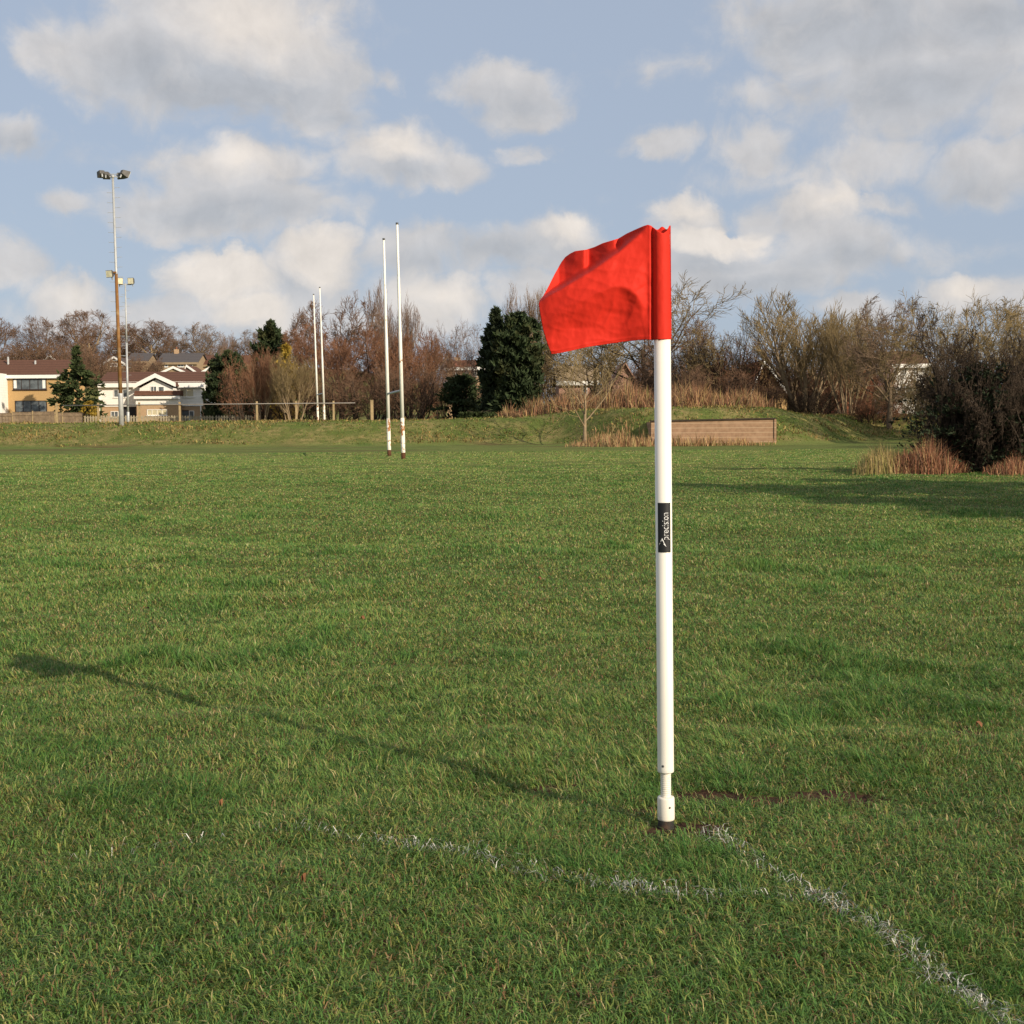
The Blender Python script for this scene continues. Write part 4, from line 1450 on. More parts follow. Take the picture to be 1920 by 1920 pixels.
# dark hawthorn near the pitch
tree('thorn', 1, 1832, 640, 190, 31, 'twig_thorn', 'dark_bark', 'dense dark hawthorn bush at the right edge of the pitch', 'hawthorn', 'bush', rot=.7)
tree('thorn', 2, 1958, 660, 150, 30.5, 'twig_thorn', 'dark_bark', 'dark hawthorn bush cut off by the right edge', 'hawthorn', 'bush', rot=2.2)
evergreen('ivy_mass', 'dark ivy bulk filling the middle of the hawthorn', 1834, 680, 185, 30.9,
          [(0, .55), (.15, .8), (.45, 1), (.75, .7), (1, .25)], 5200, .11, M['needle_deep'], 41, .3, .9, cat='ivy')

# trees that stand beyond the right edge of the view and shade the pitch
OG = 'hedge trees beyond the right edge'
for i, (x, y, h, w) in enumerate([(12.4, 15.6, 5.6, 5.0), (12.6, 10.6, 4.9, 4.4), (16.0, 17.5, 5.6, 5.0)]):
    evergreen('hedge_tree', 'dense hedge tree standing beyond the right edge of the view', 960 + F * x / y, 817 - F * (h - 1) / y, w * F / y, y,
              [(0, .5), (.2, .8), (.5, 1), (.8, .7), (1, .2)], 5200, .22, M['needle_deep'], 60 + i, .3, .5, OG)

# ------------------------------------------------------------------ grass
def blades(base, L, W, lean, amt, face, cols, name, mt, droop=0.0):
    """Three-level blades: base (N,3), lengths, widths, lean direction (N,2), lean amount 0..1, facing angle, colours (N,3)."""
    n = len(base)
    lx, ly = lean[:, 0], lean[:, 1]
    fx, fy_ = np.cos(face) * W / 2, np.sin(face) * W / 2
    up = np.sqrt(np.maximum(1 - amt ** 2, .02))
    v = np.empty((n, 5, 3), dtype=np.float32)
    v[:, 0] = base + np.stack([-fx, -fy_, np.zeros(n)], 1)
    v[:, 1] = base + np.stack([fx, fy_, np.zeros(n)], 1)
    mid = base + np.stack([lx * amt * L * .38, ly * amt * L * .38, L * (.62 - .12 * amt)], 1)
    v[:, 2] = mid + np.stack([-fx * .8, -fy_ * .8, np.zeros(n)], 1)
    v[:, 3] = mid + np.stack([fx * .8, fy_ * .8, np.zeros(n)], 1)
    v[:, 4] = base + np.stack([lx * amt * L, ly * amt * L, L * np.maximum(up - droop, .08)], 1)
    i = (np.arange(n, dtype=np.int64) * 5)[:, None]
    q = np.concatenate([i, i + 1, i + 3, i + 2], 1)
    t = np.concatenate([i + 2, i + 3, i + 4], 1)
    me = np_mesh(name, v.reshape(-1, 3), [q, t], np.repeat(cols, 5, 0))
    return link(name, me, mt)


def palette(n, rs, wts, cols):
    k = rs.choice(len(wts), n, p=np.array(wts) / sum(wts))
    c = np.array(cols)[k]
    return c * rs.uniform(.75, 1.25, (n, 1)) * rs.uniform(.92, 1.08, (n, 3))


GREENS = [(.104, .222, .050), (.168, .286, .066), (.262, .330, .082), (.380, .355, .105), (.55, .46, .23), (.29, .18, .085)]

SOILXY = [(ground_at(px, py), rx, ry * 1.5) for px, py, rx, ry in SOIL]


def soil_mask(x, y):
    m_ = np.zeros_like(x)
    for g, rx, ry in SOILXY:
        m_ = np.maximum(m_, 1 - np.sqrt(((x - g.x) / rx) ** 2 + ((y - g.y) / ry) ** 2))
    return np.clip(m_, 0, 1)


def line_dist(x, y, pts):
    d = np.full(len(x), 1e9)
    for (ax, ay), (bx, by) in zip(pts[:-1], pts[1:]):
        vx, vy = bx - ax, by - ay
        t = np.clip(((x - ax) * vx + (y - ay) * vy) / (vx * vx + vy * vy), 0, 1)
        d = np.minimum(d, np.hypot(x - ax - t * vx, y - ay - t * vy))
    return d


TOUCH = [(ground_at(px, py).x, ground_at(px, py).y) for px, py in ((1312, 1556), (1885, 1918), (2060, 2028))]
ARC = [(ground_at(px, py).x, ground_at(px, py).y) for px, py in ((130, 1588), (330, 1572), (560, 1552), (700, 1578), (850, 1612), (1010, 1645), (1230, 1680), (1400, 1690), (1530, 1705))]


def resample(pts, n):
    pts = np.array(pts, float)
    d = np.concatenate([[0], np.cumsum(np.linalg.norm(np.diff(pts, axis=0), axis=1))])
    t = np.linspace(0, d[-1], n)
    return np.stack([np.interp(t, d, pts[:, 0]), np.interp(t, d, pts[:, 1])], 1)


def pitch_grass(rs, rows):
    xs, ys, sc_ = [], [], []
    for y0, y1, dens in rows:
        hw0 = .46
        area = (y1 - y0) * (y0 + y1) * hw0 + (y1 - y0) * .5
        n = int(area * dens)
        y = np.sqrt(rs.uniform(y0 ** 2, y1 ** 2, n))
        x = rs.uniform(-1, 1, n) * (hw0 * y + .25)
        xs.append(x)
        ys.append(y)
    return np.concatenate(xs), np.concatenate(ys)


def make_grass():
    rs = np.random.RandomState(5)
    edges = np.concatenate([[1.55, 2.0], np.geomspace(2.3, 62, 30)])
    rows = []
    for a_, b_ in zip(edges[:-1], edges[1:]):
        ym = (a_ + b_) / 2
        rows.append((a_, b_, 29000 * min(1, (2.9 / ym)) ** 1.75))
    x, y = pitch_grass(rs, rows)
    # clumps: draw two thirds of the blades toward tussock centres of a jittered lattice
    cell = np.clip(.085 * (y / 3) ** .6, .085, .4)
    cell = 2.0 ** np.round(np.log2(cell) * 2) / 1.0
    cell = np.where(cell < .07, .09, cell)
    ci, cj = np.floor(x / cell), np.floor(y / cell)
    hx = np.modf(np.abs(np.sin(ci * 127.1 + cj * 311.7) * 43758.5))[0]
    hy = np.modf(np.abs(np.sin(ci * 269.5 + cj * 183.3) * 28001.8))[0]
    hr = np.modf(np.abs(np.sin(ci * 17.7 + cj * 91.3) * 15731.7))[0]
    tx, ty = (ci + .15 + .7 * hx) * cell, (cj + .15 + .7 * hy) * cell
    pull = np.where(rs.uniform(0, 1, len(x)) < .62, rs.uniform(.25, .75, len(x)), 0)
    x, y = x + (tx - x) * pull, y + (ty - y) * pull
    big = sstep(.30, .70, fbm(x * .9, y * .75, 2, 4))
    med = sstep(.30, .70, fbm(x * 3.6, y * 3.6, 8, 3))
    lush = np.clip(.55 * big + .45 * med + (hr - .5) * .4, 0, 1)
    sm = soil_mask(x, y)
    td = line_dist(x, y, TOUCH)
    ad = line_dist(x, y, ARC)
    keep = rs.uniform(0, 1, len(x)) < (.62 + .38 * lush) * (1 - .90 * sstep(.05, .5, sm)) * np.where(td < .032, .42, 1) * np.where(ad < .03, .7, 1)
    # nothing grows where the socket stands
    keep &= np.hypot(x - PX0, y - PY0) > .035
    keep &= ~((np.abs(x - PX0) < .035 + .02 * rs.uniform(-1, 1, len(x))) & (y < PY0) & (y > PY0 - .085 + .03 * rs.uniform(-1, 1, len(x))))
    x, y, lush, hr, pull, tx, ty, td, ad = [a_[keep] for a_ in (x, y, lush, hr, pull, tx, ty, td, ad)]
    n = len(x)
    L = (.013 + .031 * lush) * rs.uniform(.55, 1.35, n) * (1 - .15 * sstep(5, 14, y))
    L = L * np.where(rs.uniform(0, 1, n) < .05, 1.5, 1)
    tm = sstep(.58, .72, fbm(x * 2.1 + 5, y * 1.8, 91, 3))
    L = L * (1 + .55 * tm)
    W = np.maximum(.0019 * rs.uniform(.7, 1.35, n), y / 1227 * .85 * rs.uniform(.6, 1.2, n))
    away = np.stack([x - tx, y - ty], 1)
    away /= np.linalg.norm(away, axis=1, keepdims=True) + 1e-6
    a = rs.uniform(0, 2 * np.pi, n)
    wind = np.array([-.35, .15])
    fl = fbm(x * 2.3 + 40, y * 2.3, 31, 2) * 12.6
    lean = np.stack([np.cos(a), np.sin(a)], 1) * .8 + away * (pull > 0)[:, None] * .9 + wind + np.stack([np.cos(fl), np.sin(fl)], 1) * .55
    lean /= np.linalg.norm(lean, axis=1, keepdims=True)
    amt = np.clip(rs.normal(.78, .17, n) + .14 * (1 - lush) - .16 * sstep(4, 9, y), .1, .97)
    face = rs.uniform(0, 2 * np.pi, n)
    dry = np.clip(1.12 - lush * 1.35 + (hr - .5) * .3 + .40 * (fbm(x * .35, y * .5 + 3, 77, 3) - .5) * 2, 0, 1)[:, None]
    g = palette(n, rs, [30, 36, 22, 7, 3.5, 1.5], GREENS)
    d = palette(n, rs, [6, 16, 30, 30, 14, 9], GREENS)
    zone = (.68 * sstep(2.6, 3.1, y) + .05 * sstep(5, 9, y) - .52)[:, None]
    cols = np.where(rs.uniform(0, 1, (n, 1)) < dry + zone - .6 * tm[:, None], d, g)
    cols = cols * (1 - tm[:, None] * np.array([[.38, .24, .34]]))
    base = np.stack([x, y, gz(x, y) - .003], 1)
    # paint dust on the turf beside the lines
    dust = (rs.uniform(0, 1, n) < .5 * np.clip(1 - np.minimum(td / .045, ad / .045 + .35), 0, 1))[:, None] * rs.uniform(.1, .6, (n, 1))
    cols = cols * (1 - dust) + dust * np.array([[.68, .68, .60]])
    worn_t = fbm(x * 7, y * 7, 61, 3)
    worn_a = fbm(x * 5 + 9, y * 5, 62, 3)
    ptd = np.clip(1 - td / .034, 0, 1) ** .6 * sstep(.30, .50, worn_t)
    fade = sstep(-1.1, -.45, x) * (1 - .75 * sstep(.15, .38, x))
    pad = np.clip(1 - ad / .038, 0, 1) ** .7 * sstep(.36, .56, worn_a) * .62 * (0.12 + .88 * fade)
    painted = rs.uniform(0, 1, n) < np.maximum(ptd * .85, pad)
    k = ~painted
    g_ = blades(base[k], L[k], W[k], lean[k], amt[k], face[k], cols[k], 'grass', M['grass'])
    tag(g_, 'short uneven winter turf of the pitch with yellowed tufts', 'grass', kind='stuff')
    # a matted under-layer of short lying blades
    xs_, ys_ = pitch_grass(rs, [(a_, b_, 17000 * min(1, 2.9 / ((a_ + b_) / 2)) ** 1.8) for a_, b_ in zip(edges[:-1], edges[1:]) if a_ < 30])
    m_ = rs.uniform(0, 1, len(xs_)) > .9 * sstep(.05, .5, soil_mask(xs_, ys_))
    m_ &= np.hypot(xs_ - PX0, ys_ - PY0) > .05
    xs_, ys_ = xs_[m_], ys_[m_]
    q = len(xs_)
    a_ = rs.uniform(0, 6.283, q)
    cu2 = palette(q, rs, [30, 32, 18, 8, 4, 9], GREENS) * .9
    u_ = blades(np.stack([xs_, ys_, gz(xs_, ys_)], 1), rs.uniform(.018, .045, q), np.maximum(.0026 * rs.uniform(.7, 1.4, q), ys_ / 1227 * .9), np.stack([np.cos(a_), np.sin(a_)], 1),
                rs.uniform(.80, .97, q), a_ + 1.57 + rs.normal(0, .5, q), cu2, 'thatch', M['grass'])
    tag(u_, 'matted layer of short lying blades under the turf', 'grass', kind='stuff')
    for nm, pts, cnt, half, lab in (('painted_touchline', TOUCH, 5200, .026, 'worn white straight line painted on the grass at lower right'),
                                    ('painted_corner_arc', ARC, 5200, .030, 'faint white curved line painted on the grass in front of the pole')):
        p = resample(pts, 400)
        i_ = rs.randint(0, 399, cnt)
        f_ = rs.uniform(0, 1, (cnt, 1))
        q = p[i_] * (1 - f_) + p[i_ + 1] * f_
        t_ = p[i_ + 1] - p[i_]
        t_ /= np.linalg.norm(t_, axis=1, keepdims=True)
        q = q + np.stack([-t_[:, 1], t_[:, 0]], 1) * np.clip(rs.normal(0, half * .55, (cnt, 1)), -half * 1.3, half * 1.3)
        xq, yq = q[:, 0], q[:, 1]
        if nm == 'painted_touchline':
            pr = sstep(.30, .75, fbm(xq * 11, yq * 11, 61, 3)) * .23 + .03
        else:
            pr = (.07 + sstep(.34, .75, fbm(xq * 8 + 9, yq * 8, 62, 3)) * .20) * (.12 + .90 * sstep(-.62, -.42, xq) * (1 - .7 * sstep(.25, .42, xq)))
        s_ = rs.uniform(0, 1, cnt) < pr
        xq, yq, t_ = xq[s_], yq[s_], t_[s_]
        m_ = len(xq)
        wc = np.tile(np.array([[.70, .69, .62]]), (m_, 1)) * rs.uniform(.55, 1.1, (m_, 1))
        a_ = rs.uniform(0, 6.283, m_)
        ln = np.stack([np.cos(a_), np.sin(a_)], 1)
        w_ = blades(np.stack([xq, yq, gz(xq, yq)], 1), rs.uniform(.018, .048, m_), .0023 * rs.uniform(.6, 1.4, m_), ln, np.clip(rs.normal(.93, .06, m_), .5, .99),
                    rs.uniform(0, 6.28, m_), wc, nm, M['white_grass'])
        tag(w_, lab, 'line marking', kind='stuff')
    return n


# ------------------------------------------------------------------ dry stems and rough grass
def stems(name, label, px_pts, n, hgt, wid, cols, wts, seed, cat='dry grass', lean=.35, spread=None):
    """Dry stems scattered over patches given as (px, D, half width px, half depth m, height factor)."""
    rs = np.random.RandomState(seed)
    X_, Y_, H_ = [], [], []
    tot = sum(p[2] * p[3] * p[1] for p in px_pts)
    for (px, D_, hw, hd, hf) in px_pts:
        k = int(n * hw * hd * D_ / tot)
        y = D_ + rs.normal(0, .6, k) * hd
        r_ = rs.normal(0, .5, k)
        x = (px - 960 + np.clip(r_, -1.15, 1.15) * hw) / F * y
        X_.append(x)
        Y_.append(y)
        H_.append(hf * np.ones(k) * np.clip(1 - .5 * np.abs(r_), .25, 1))
    x, y, hf = np.concatenate(X_), np.concatenate(Y_), np.concatenate(H_)
    k = len(x)
    L = hgt * hf * rs.uniform(.35, 1.15, k) * (.25 + 1.5 * fbm(x * 1.3, y * 1.3, seed, 3))
    W = wid * rs.uniform(.6, 1.4, k)
    a = rs.uniform(0, 2 * np.pi, k)
    ln = np.stack([np.cos(a), np.sin(a)], 1)
    amt = np.clip(np.abs(rs.normal(0, lean, k)), .02, .95)
    o = blades(np.stack([x, y, gz(x, y) - .05], 1), L, W, ln, amt, rs.uniform(0, 6.28, k), palette(k, rs, wts, cols), name, M['dry'])
    return tag(o, label, cat, kind='stuff')


DRYC = [(.38, .24, .115), (.29, .155, .085), (.46, .33, .165), (.18, .105, .065), (.16, .17, .05)]


def bank_grass():
    rs = np.random.RandomState(8)
    n = 60000
    y = rs.uniform(66, 92, n)
    x = rs.uniform(-.50, .50, n) * y
    z = gz(x, y)
    keep = z > .46 + .22 * fbm(x * .5, y * .5, 3, 3)
    x, y, z = x[keep], y[keep], z[keep]
    k = len(x)
    p = fbm(x * .35, y * .7, 15, 4)
    L = .10 + .22 * np.clip((p - .35) * 2.2, 0, 1) * rs.uniform(.5, 1.4, k)
    a = rs.uniform(0, 6.28, k)
    ln = np.stack([np.cos(a), np.sin(a) - .6], 1)
    ln /= np.linalg.norm(ln, axis=1, keepdims=True)
    dryp = np.clip((p - .40) * 4.0, .12, .92)[:, None]
    g = palette(k, rs, [3, 4, 3], [(.110, .190, .036), (.150, .210, .045), (.20, .205, .06)])
    d = palette(k, rs, [3, 3, 1], [(.34, .25, .10), (.27, .22, .08), (.18, .125, .055)])
    cols = np.where(rs.uniform(0, 1, (k, 1)) < dryp, d, g)
    o = blades(np.stack([x, y, z - .04], 1), L, .075 * rs.uniform(.6, 1.3, k), ln, np.clip(rs.normal(.72, .18, k), .2, .97), rs.uniform(0, 6.28, k), cols, 'rough_grass', M['dry'])
    tag(o, 'tufted olive and straw grass covering the far bank', 'grass', kind='stuff')


bank_grass()
stems('mound_grass', 'tall brown dead grass on the mound behind the sapling and timber wall',
      [(1080, 86, 90, 3, 1.0), (1180, 86, 80, 3, 1.25), (1010, 88, 50, 2.0, .8), (1290, 84, 90, 3, 1.2), (1390, 84, 60, 3, 1.0), (955, 90, 22, 1.0, .8)],
      17000, 1.55, .050, DRYC, [3, 5, 1.5, 4, .4], 51, lean=.5)
stems('wall_reeds', 'pale dead stems standing against the timber wall and lower bank',
      [(1300, 69.2, 90, .5, .95), (1400, 69.3, 50, .4, .7), (1180, 69.5, 60, 1.2, 1.1), (1130, 71.5, 60, 2.0, .75)],
      3600, .85, .032, DRYC, [5, 3, 4, 1, .6], 52)
stems('bramble', 'red brown bramble and straw stems at the foot of the hawthorn',
      [(1690, 31.3, 56, 1.0, .75), (1745, 30.8, 56, 1.0, .95), (1785, 30.4, 40, .7, .5), (1900, 29.6, 50, .8, .75)],
      7000, .82, .016, [(.32, .145, .085), (.38, .21, .115), (.19, .09, .055), (.46, .32, .16)], [5, 4, 3, 2], 53, 'bramble', .62)
stems('straw_tuft', 'pale straw coloured grass tuft left of the bramble', [(1655, 31.2, 48, 1.3, 1.0)],
      1900, .68, .013, [(.46, .34, .16), (.40, .30, .13), (.24, .23, .07)], [4, 3, 2], 54, 'dry grass', .32)


# fallen leaves on the turf
def leaves():
    rs = np.random.RandomState(12)
    mb = MB()
    spots = [(680, 1167, .022), (1012, 1094, .022), (415, 1519, .010), (570, 1682, .010), (1835, 1365, .022)]
    for px, py, s in spots:
        g = ground_at(px, py)
        a = rs.uniform(0, 6.28)
        vs = []
        for k in range(7):
            t = a + k * 6.283 / 7
            r_ = s * .6 * (1.0 if k % 2 == 0 else .62)
            vs.append((g.x + math.cos(t) * r_, g.y + math.sin(t) * r_ * .8, gz1(g.x, g.y) + .028 + .012 * math.sin(2 * t)))
        vs.append((g.x, g.y, gz1(g.x, g.y) + .04))
        mb.add(vs, [(k, (k + 1) % 7, 7) for k in range(7)])
    o = mb.build('fallen_leaves', mat('dead_leaf', (.17, .075, .035), .8, .2, .3, 30))
    tag(o, 'scattered curled brown leaves lying on the turf', 'fallen leaves', kind='stuff')


leaves()

# ------------------------------------------------------------------ corner flag
PD = 3.07
pb = at(1249.0, 1553, PD)
PX0, PY0 = pb.x, PD
pt = at(1241.0, 436, PD)
ppx = PD / F                       # metres per photo pixel at the pole
ZG = gz1(PX0, PY0)
cf = empty('corner_flag', (PX0, PY0, ZG), 'red flag on a thick white plastic pole with a black label', 'corner flag')


def pole_at(py):
    """Point of the pole's axis that shows in photo row py."""
    f = (py - 1553) / (436 - 1553)
    q = at(1249.0 + (1240.3 - 1249.0) * f, py, PD)
    return Vector((q.x, PD, q.z))


def ring(mb, pys, rads, n=40):
    mb.tube([pole_at(p) for p in pys], [r_ * ppx for r_ in rads], n)
    return mb


ring(MB(), (440, 1440, 1445.5, 1447), (15.6, 15.6, 15.6, 15.0)).build('pole', M['pvc'], cf, True)
sp_ = MB()
rows, rad = [], []
for i in range(61):
    rows.append(1444 + i * (1498 - 1444) / 60)
    rad.append(9.6 + (.45 if i % 4 < 2 else 0))
ring(sp_, rows, rad).build('spring', M['muddy'], cf, True)
cl = MB()
ring(cl, (1493.2, 1494, 1496, 1533, 1536, 1536.5), (12.5, 15.4, 16.2, 16.4, 15.8, 14)).build('collar', M['muddy'], cf, True)
ring(MB(), (1535, 1560, 1570), (15.3, 15.8, 15.8)).build('socket', M['rubber'], cf, True)
for (px, py, s) in ((1241.5, 1433, 2.3), (1254, 1510, 2.0)):
    c = pole_at(py)
    ax = (at(px, py, PD).x - c.x)
    rr_ = (15.7 if py < 1450 else 16.4) * ppx
    y = PD - math.sqrt(max(rr_ ** 2 - ax ** 2, 1e-8))
    p = Vector((c.x + ax, y, c.z))
    nrm = (p - c).normalized()
    MB().tube([p - nrm * .003, p + nrm * .0012, p + nrm * .0018], [s * ppx, s * ppx, s * ppx * .6], 12).build('screw', M['screw'], cf, True)
for o in cf.children:
    if o.name.startswith(('pole', 'spring', 'collar', 'socket')):
        for p in o.data.polygons:
            if len(p.vertices) > 4:
                p.use_smooth = False

# wrap-round label with lettering
LR = 15.85 * ppx
lb0, lb1 = pole_at(1034.5), pole_at(942)
A0, A1 = R(-50), R(43)                 # angles about the axis, 0 = toward the camera


def on_label(a, f, r_):
    c = lb0.lerp(lb1, f)
    return (c.x + math.sin(a) * r_, c.y - math.cos(a) * r_, c.z)


mb = MB()
na = 16
vs = [on_label(A0 + (A1 - A0) * i / na, f, LR + k) for k in (0, .0004) for f in (0, 1) for i in range(na + 1)]
n1 = na + 1
fs = []
for i in range(na):
    fs += [(2 * n1 + i, 2 * n1 + i + 1, 3 * n1 + i + 1, 3 * n1 + i)]
    fs += [(i, n1 + i, n1 + i + 1, i + 1)]
    fs += [(i, i + 1, 2 * n1 + i + 1, 2 * n1 + i), (n1 + i, 3 * n1 + i, 3 * n1 + i + 1, n1 + i + 1)]
fs += [(0, 2 * n1, 3 * n1, n1), (na, n1 + na, 3 * n1 + na, 2 * n1 + na)]
lab = mb.add(vs, fs).build('label', M['label'], cf)

LH = (lb1 - lb0).length


def wrap(me):
    """Flat (along, across) coordinates in label units to the curved label: x along the pole 0..1, y across -1..1 to the left."""
    for v in me.vertices:
        f, s = v.co.x, v.co.y
        a = math.asin(max(-.98, min(.98, -s * 15.6 * ppx / LR)))
        v.co = on_label(a, f, LR + .0008)


cu_ = bpy.data.curves.new('lettering', 'FONT')
cu_.body = 'precision'
cu_.size = 1.0
cu_.resolution_u = 4
cu_.offset = -.010
to = bpy.data.objects.new('lettering_curve', cu_)
COL.objects.link(to)
bpy.context.view_layer.update()
tme = bpy.data.meshes.new_from_object(to.evaluated_get(bpy.context.evaluated_depsgraph_get()))
bpy.data.objects.remove(to)
co = np.array([v.co[:] for v in tme.vertices])
x0_, x1_ = co[:, 0].min(), co[:, 0].max()


def px_f(py):
    return (1034.5 - py) / (1034.5 - 942)


xh = .52                                # x-height of the built-in font at size 1
for v in tme.vertices:
    f = px_f(1010.5) + (v.co.x - x0_) / (x1_ - x0_) * (px_f(960.5) - px_f(1010.5))
    # baseline at photo column 1250.3, x-height reaching 1240.8
    pxx = 1250.3 - v.co.y / xh * 9.3 * (.62 if v.co.y < 0 else 1)
    v.co = (f, -(pxx - 1243.6) / 15.6, 0)
bm = bmesh.new()
bm.from_mesh(tme)
bmesh.ops.triangulate(bm, faces=bm.faces)
bm.to_mesh(tme)
bm.free()
wrap(tme)
link('lettering', tme, M['ink'], lab)
# the arrow-like emblem: two tapering strokes
em = MB()


def flat(px, py):
    return (px_f(py), -(px - 1243.6) / 15.6, 0)


em.add([flat(*p) for p in ((1238.8, 1007.5), (1238.4, 1011.5), (1233.0, 1021.5), (1237.2, 1010.5))], [(0, 1, 2, 3)])
em.add([flat(*p) for p in ((1238.8, 1007.5), (1246.0, 1023.8), (1241.2, 1019.5), (1242.0, 1017.2), (1238.4, 1011.5))], [(0, 4, 3), (0, 3, 1), (3, 2, 1)])
eo = em.build('emblem', M['ink'])
wrap(eo.data)
eo.parent = lab


# cloth -----------------------------------------------------------------------
NU, NV = 150, 110
top_c = resample([(1257.5, 423), (1255, 423), (1250.5, 433), (1243, 437.5), (1233, 433), (1226, 428), (1221.5, 423.5), (1215, 421.2), (1206, 424), (1190, 431), (1175, 438), (1160, 447), (1150, 450),
                  (1130, 456), (1115, 463), (1100, 468), (1088, 469.5), (1078, 471), (1069, 475.5), (1060, 482), (1053, 491), (1040, 514), (1028, 538), (1018, 556), (1012, 563)], NU)
bot_c = resample([(1258.2, 636), (1235, 636.8), (1200, 637.5), (1172, 640.5), (1140, 645), (1100, 651), (1070, 658), (1045, 663), (1034, 664)], NU)
rig_c = resample([(1257.5, 423), (1255.8, 440), (1256.8, 520), (1258.2, 636)], NV)
lef_c = resample([(1012, 563), (1010, 571), (1013, 590), (1018, 618), (1026, 644), (1034, 664)], NV)
s = np.linspace(0, 1, NU)[:, None, None]
t = np.linspace(0, 1, NV)[None, :, None]
G = (1 - t) * top_c[:, None] + t * bot_c[:, None] + (1 - s) * rig_c[None] + s * lef_c[None] \
    - ((1 - s) * (1 - t) * top_c[0] + s * (1 - t) * top_c[-1] + (1 - s) * t * bot_c[0] + s * t * bot_c[-1])

# folds of the cloth: per column, nine fold lines from the upper edge to the hem as (px row, depth in cm; negative = toward the camera)
FOLDS = """
1258 423 0|430 0|436 0|500 0|583 0|588 0.00|598 0.00|615 0.00|637 0
1213 421 -.3|424 -.3|428 -.3|500 -.3|583 0|588 0.00|598 0.00|615 0.00|637 0
1203 425 .5|431 .6|437 -.4|505 -.9|567 -1.0|589 -.4|604 0|617 .1|637 .3
1190 431 2.2|440 2.0|448 -.9|507 -1.5|550 -2.0|572 -.8|595 -.2|618 .2|638 .5
1176 438 4.0|450 3.6|459 -1.4|510 -2.1|540 -2.7|562 -1.2|592 -.1|620 .4|639 .7
1162 446 6.0|461 5.4|471 -1.9|512 -2.6|535.5 -3.3|557 -1.9|589 -.4|620 .2|641 .5
1152 449 4.6|468 4.2|478 -2.3|515 -3.0|537 -3.8|559 -2.4|587 -.9|618 -.1|643 .2
1140 453 4.9|476 4.6|486 -2.8|520 -3.5|541 -4.2|562 -2.9|587 -1.5|616 -.6|644 -.3
1120 461 6.6|490 6.0|500 -3.6|530 -4.1|549 -4.7|568 -3.7|592 -2.4|615 -1.4|647 -1.2
1103 467 8.2|501 7.2|511 -4.1|538 -4.6|558 -5.0|575 -4.3|596 -3.1|614 -2.2|650 -2.0
1096 469 6.6|505 6.0|515 -4.3|541 -4.8|562 -5.1|577 -4.5|597 -3.4|614 -2.5|651 -2.4
1078 471 7.6|516 6.6|526 -4.7|549 -5.0|569 -5.3|582 -4.9|600 -3.6|616 -2.8|655 -3.0
1060 482 9.2|527 7.4|537 -5.0|556 -5.2|574 -5.4|586 -5.00|602 -4.30|618 -3.70|659 -3.6
1048 500 9.0|534 7.2|544 -5.0|560 -5.2|577 -5.3|590 -5.10|606 -4.70|622 -4.20|662 -3.9
1035 524 6.4|542 4.6|551 -4.8|565 -5.0|580 -5.1|594 -5.00|610 -4.80|630 -4.50|664 -4.1
1020 551 1.0|555 0|560 -4.4|570 -4.6|582 -4.7|596 -4.80|610 -4.70|630 -4.50|652 -4.3
1010 566 -3|567 -3.5|568 -4|572 -4.3|582 -4.5|595 -4.60|610 -4.60|630 -4.50|650 -4.3
"""
rows_ = []
for ln in FOLDS.strip().splitlines():
    first, *rest = ln.split('|')
    xk, y_, d_ = first.split()
    rows_.append([float(xk)] + [float(v) for v in (y_, d_)] + [float(v) for r_ in rest for v in r_.split()])
rows_ = np.array(sorted(rows_))
gq = G.reshape(-1, 2)
YK = np.stack([np.interp(gq[:, 0], rows_[:, 0], rows_[:, 1 + 2 * k]) for k in range(9)], 1)
DK = np.stack([np.interp(gq[:, 0], rows_[:, 0], rows_[:, 2 + 2 * k]) for k in range(9)], 1)
dep = DK[:, 0].copy()
for k in range(8):
    t_ = np.clip((gq[:, 1] - YK[:, k]) / (YK[:, k + 1] - YK[:, k]), 0, 1)
    dep = np.where(gq[:, 1] >= YK[:, k], DK[:, k] * (1 - t_) + DK[:, k + 1] * t_, dep)
gxp, gyp = gq[:, 0], gq[:, 1]
dg_ = dep.reshape(NU, NV)
for _ in range(4):
    dg_[1:-1, 1:-1] = .5 * dg_[1:-1, 1:-1] + .125 * (dg_[2:, 1:-1] + dg_[:-2, 1:-1] + dg_[1:-1, 2:] + dg_[1:-1, :-2])
dep = dg_.ravel()
# sharp little creases radiating from the hoist
for sx_, sy_, am_, sd_ in ((.030, .012, .16, 41), (.014, .045, .10, 43), (.05, .05, .05, 45)):
    nz_ = fbm(gxp * sx_ + gyp * sx_ * .45, gyp * sy_ - gxp * sy_ * .3, sd_, 2)
    dep -= am_ * (1 - np.abs(2 * nz_ - 1)) ** 2 * 1.6
# the whole cloth streams left and a little away
dep += np.maximum(1213 - gxp, 0) * ppx * 100 * .27
# soft creases and the stitched hem
hem_y = np.interp(gxp, bot_c[::-1, 0], bot_c[::-1, 1])
dep -= .10 * np.exp(-((gyp - hem_y + 6) / 1.6) ** 2)
dep += .10 * (fbm(gxp * .055 + gyp * .02, gyp * .03, 3, 3) - .5) * 2 + .05 * (fbm(gxp * .12, gyp * .06 - gxp * .05, 4, 3) - .5) * 2
dep += .22 * np.exp(-((gyp - 545 + .55 * (gxp - 1195)) / 5) ** 2) * np.exp(-((gxp - 1205) / 14) ** 2)
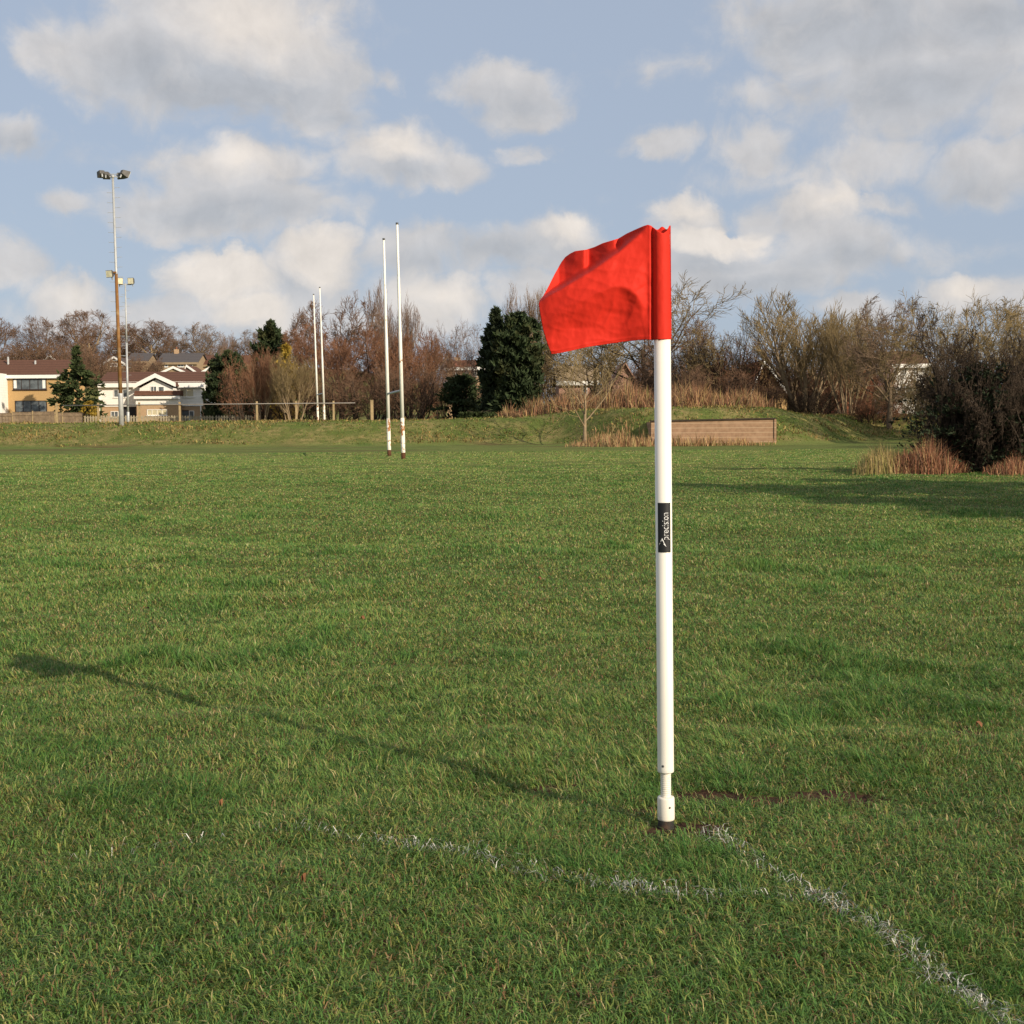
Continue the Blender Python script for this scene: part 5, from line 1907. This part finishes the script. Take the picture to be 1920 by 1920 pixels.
# sleeve wraps the pole on its right-hand part
axis_x = 1249.0 + (1240.3 - 1249.0) * (gyp - 1553) / (436 - 1553)
off = gxp - axis_x
Rs = 16.9
sleeve = -np.sqrt(np.maximum(Rs ** 2 - np.clip(off, -Rs, Rs) ** 2, 0)) * ppx * 100
k = sstep(1213, 1229, gxp)
pleat = -.45 * np.exp(-((gxp - 1219) / 3.2) ** 2) + .25 * np.exp(-((gxp - 1226) / 3.5) ** 2)
dep = dep * (1 - k) + sleeve * k + pleat * (1 - sstep(1228, 1234, gxp)) + .06 * k * (fbm(gxp * .15, gyp * .05, 6, 2) - .5) * 2
verts = np.empty((len(gq), 3))
for i, (px_, py_) in enumerate(gq):
    q = at(px_, py_, PD + dep[i] / 100)
    verts[i] = q
I = np.arange(NU * NV).reshape(NU, NV)
Q = np.stack([I[:-1, :-1].ravel(), I[:-1, 1:].ravel(), I[1:, 1:].ravel(), I[1:, :-1].ravel()], 1)


def cloth_material():
    mt_ = bpy.data.materials.new('red_nylon')
    mt_.use_nodes = True
    nt = mt_.node_tree
    b = nt.nodes['Principled BSDF']
    b.inputs['Base Color'].default_value = (.73, .036, .020, 1)
    b.inputs['Roughness'].default_value = .6
    b.inputs['Specular IOR Level'].default_value = .12
    tcn = nt.nodes.new('ShaderNodeTexCoord')
    n = nt.nodes.new('ShaderNodeTexNoise')
    n.inputs['Scale'].default_value = 60
    n.inputs['Detail'].default_value = 5
    nt.links.new(tcn.outputs['Object'], n.inputs['Vector'])
    bp = nt.nodes.new('ShaderNodeBump')
    bp.inputs['Strength'].default_value = .12
    bp.inputs['Distance'].default_value = .004
    nt.links.new(n.outputs['Fac'], bp.inputs['Height'])
    nt.links.new(bp.outputs[0], b.inputs['Normal'])
    t_ = nt.nodes.new('ShaderNodeBsdfTranslucent')
    t_.inputs['Color'].default_value = (.70, .03, .015, 1)
    mx = nt.nodes.new('ShaderNodeMixShader')
    mx.inputs[0].default_value = .2
    nt.links.new(b.outputs[0], mx.inputs[1])
    nt.links.new(t_.outputs[0], mx.inputs[2])
    nt.links.new(mx.outputs[0], nt.nodes['Material Output'].inputs['Surface'])
    return mt_


M['red'] = cloth_material()
cloth = link('flag', np_mesh('flag', verts, [Q]), M['red'], cf, True)
sol = cloth.modifiers.new('thickness', 'SOLIDIFY')
sol.thickness = .0008
sol.offset = 0
# back half of the sleeve
vs, fs = [], []
n1 = 20
ys_ = np.linspace(425, 636.5, 12)
for j, py_ in enumerate(ys_):
    c = pole_at(py_)
    for i in range(n1 + 1):
        a = -math.pi / 2 * 1.0 + math.pi * i / n1          # right side round the back to the left
        x_ = math.cos(a + math.pi / 2 - math.pi / 2) if False else math.cos(math.pi * i / n1)
        y_ = math.sin(math.pi * i / n1)
        left = max(0, -x_)
        vs.append((c.x + (x_ * Rs - 12 * left ** 3) * ppx, c.y + (y_ * Rs) * ppx, c.z + (.004 * math.sin(i * .9) if j == 0 else 0)))
for j in range(len(ys_) - 1):
    for i in range(n1):
        a = j * (n1 + 1) + i
        fs.append((a, a + 1, a + n1 + 2, a + n1 + 1))
slv = MB().add(vs, fs).build('sleeve', M['red'], cloth, True)
sol = slv.modifiers.new('thickness', 'SOLIDIFY')
sol.thickness = .0008
sol.offset = 0

N_BLADES = make_grass()
print('blades', N_BLADES, 'objects', len(bpy.data.objects))
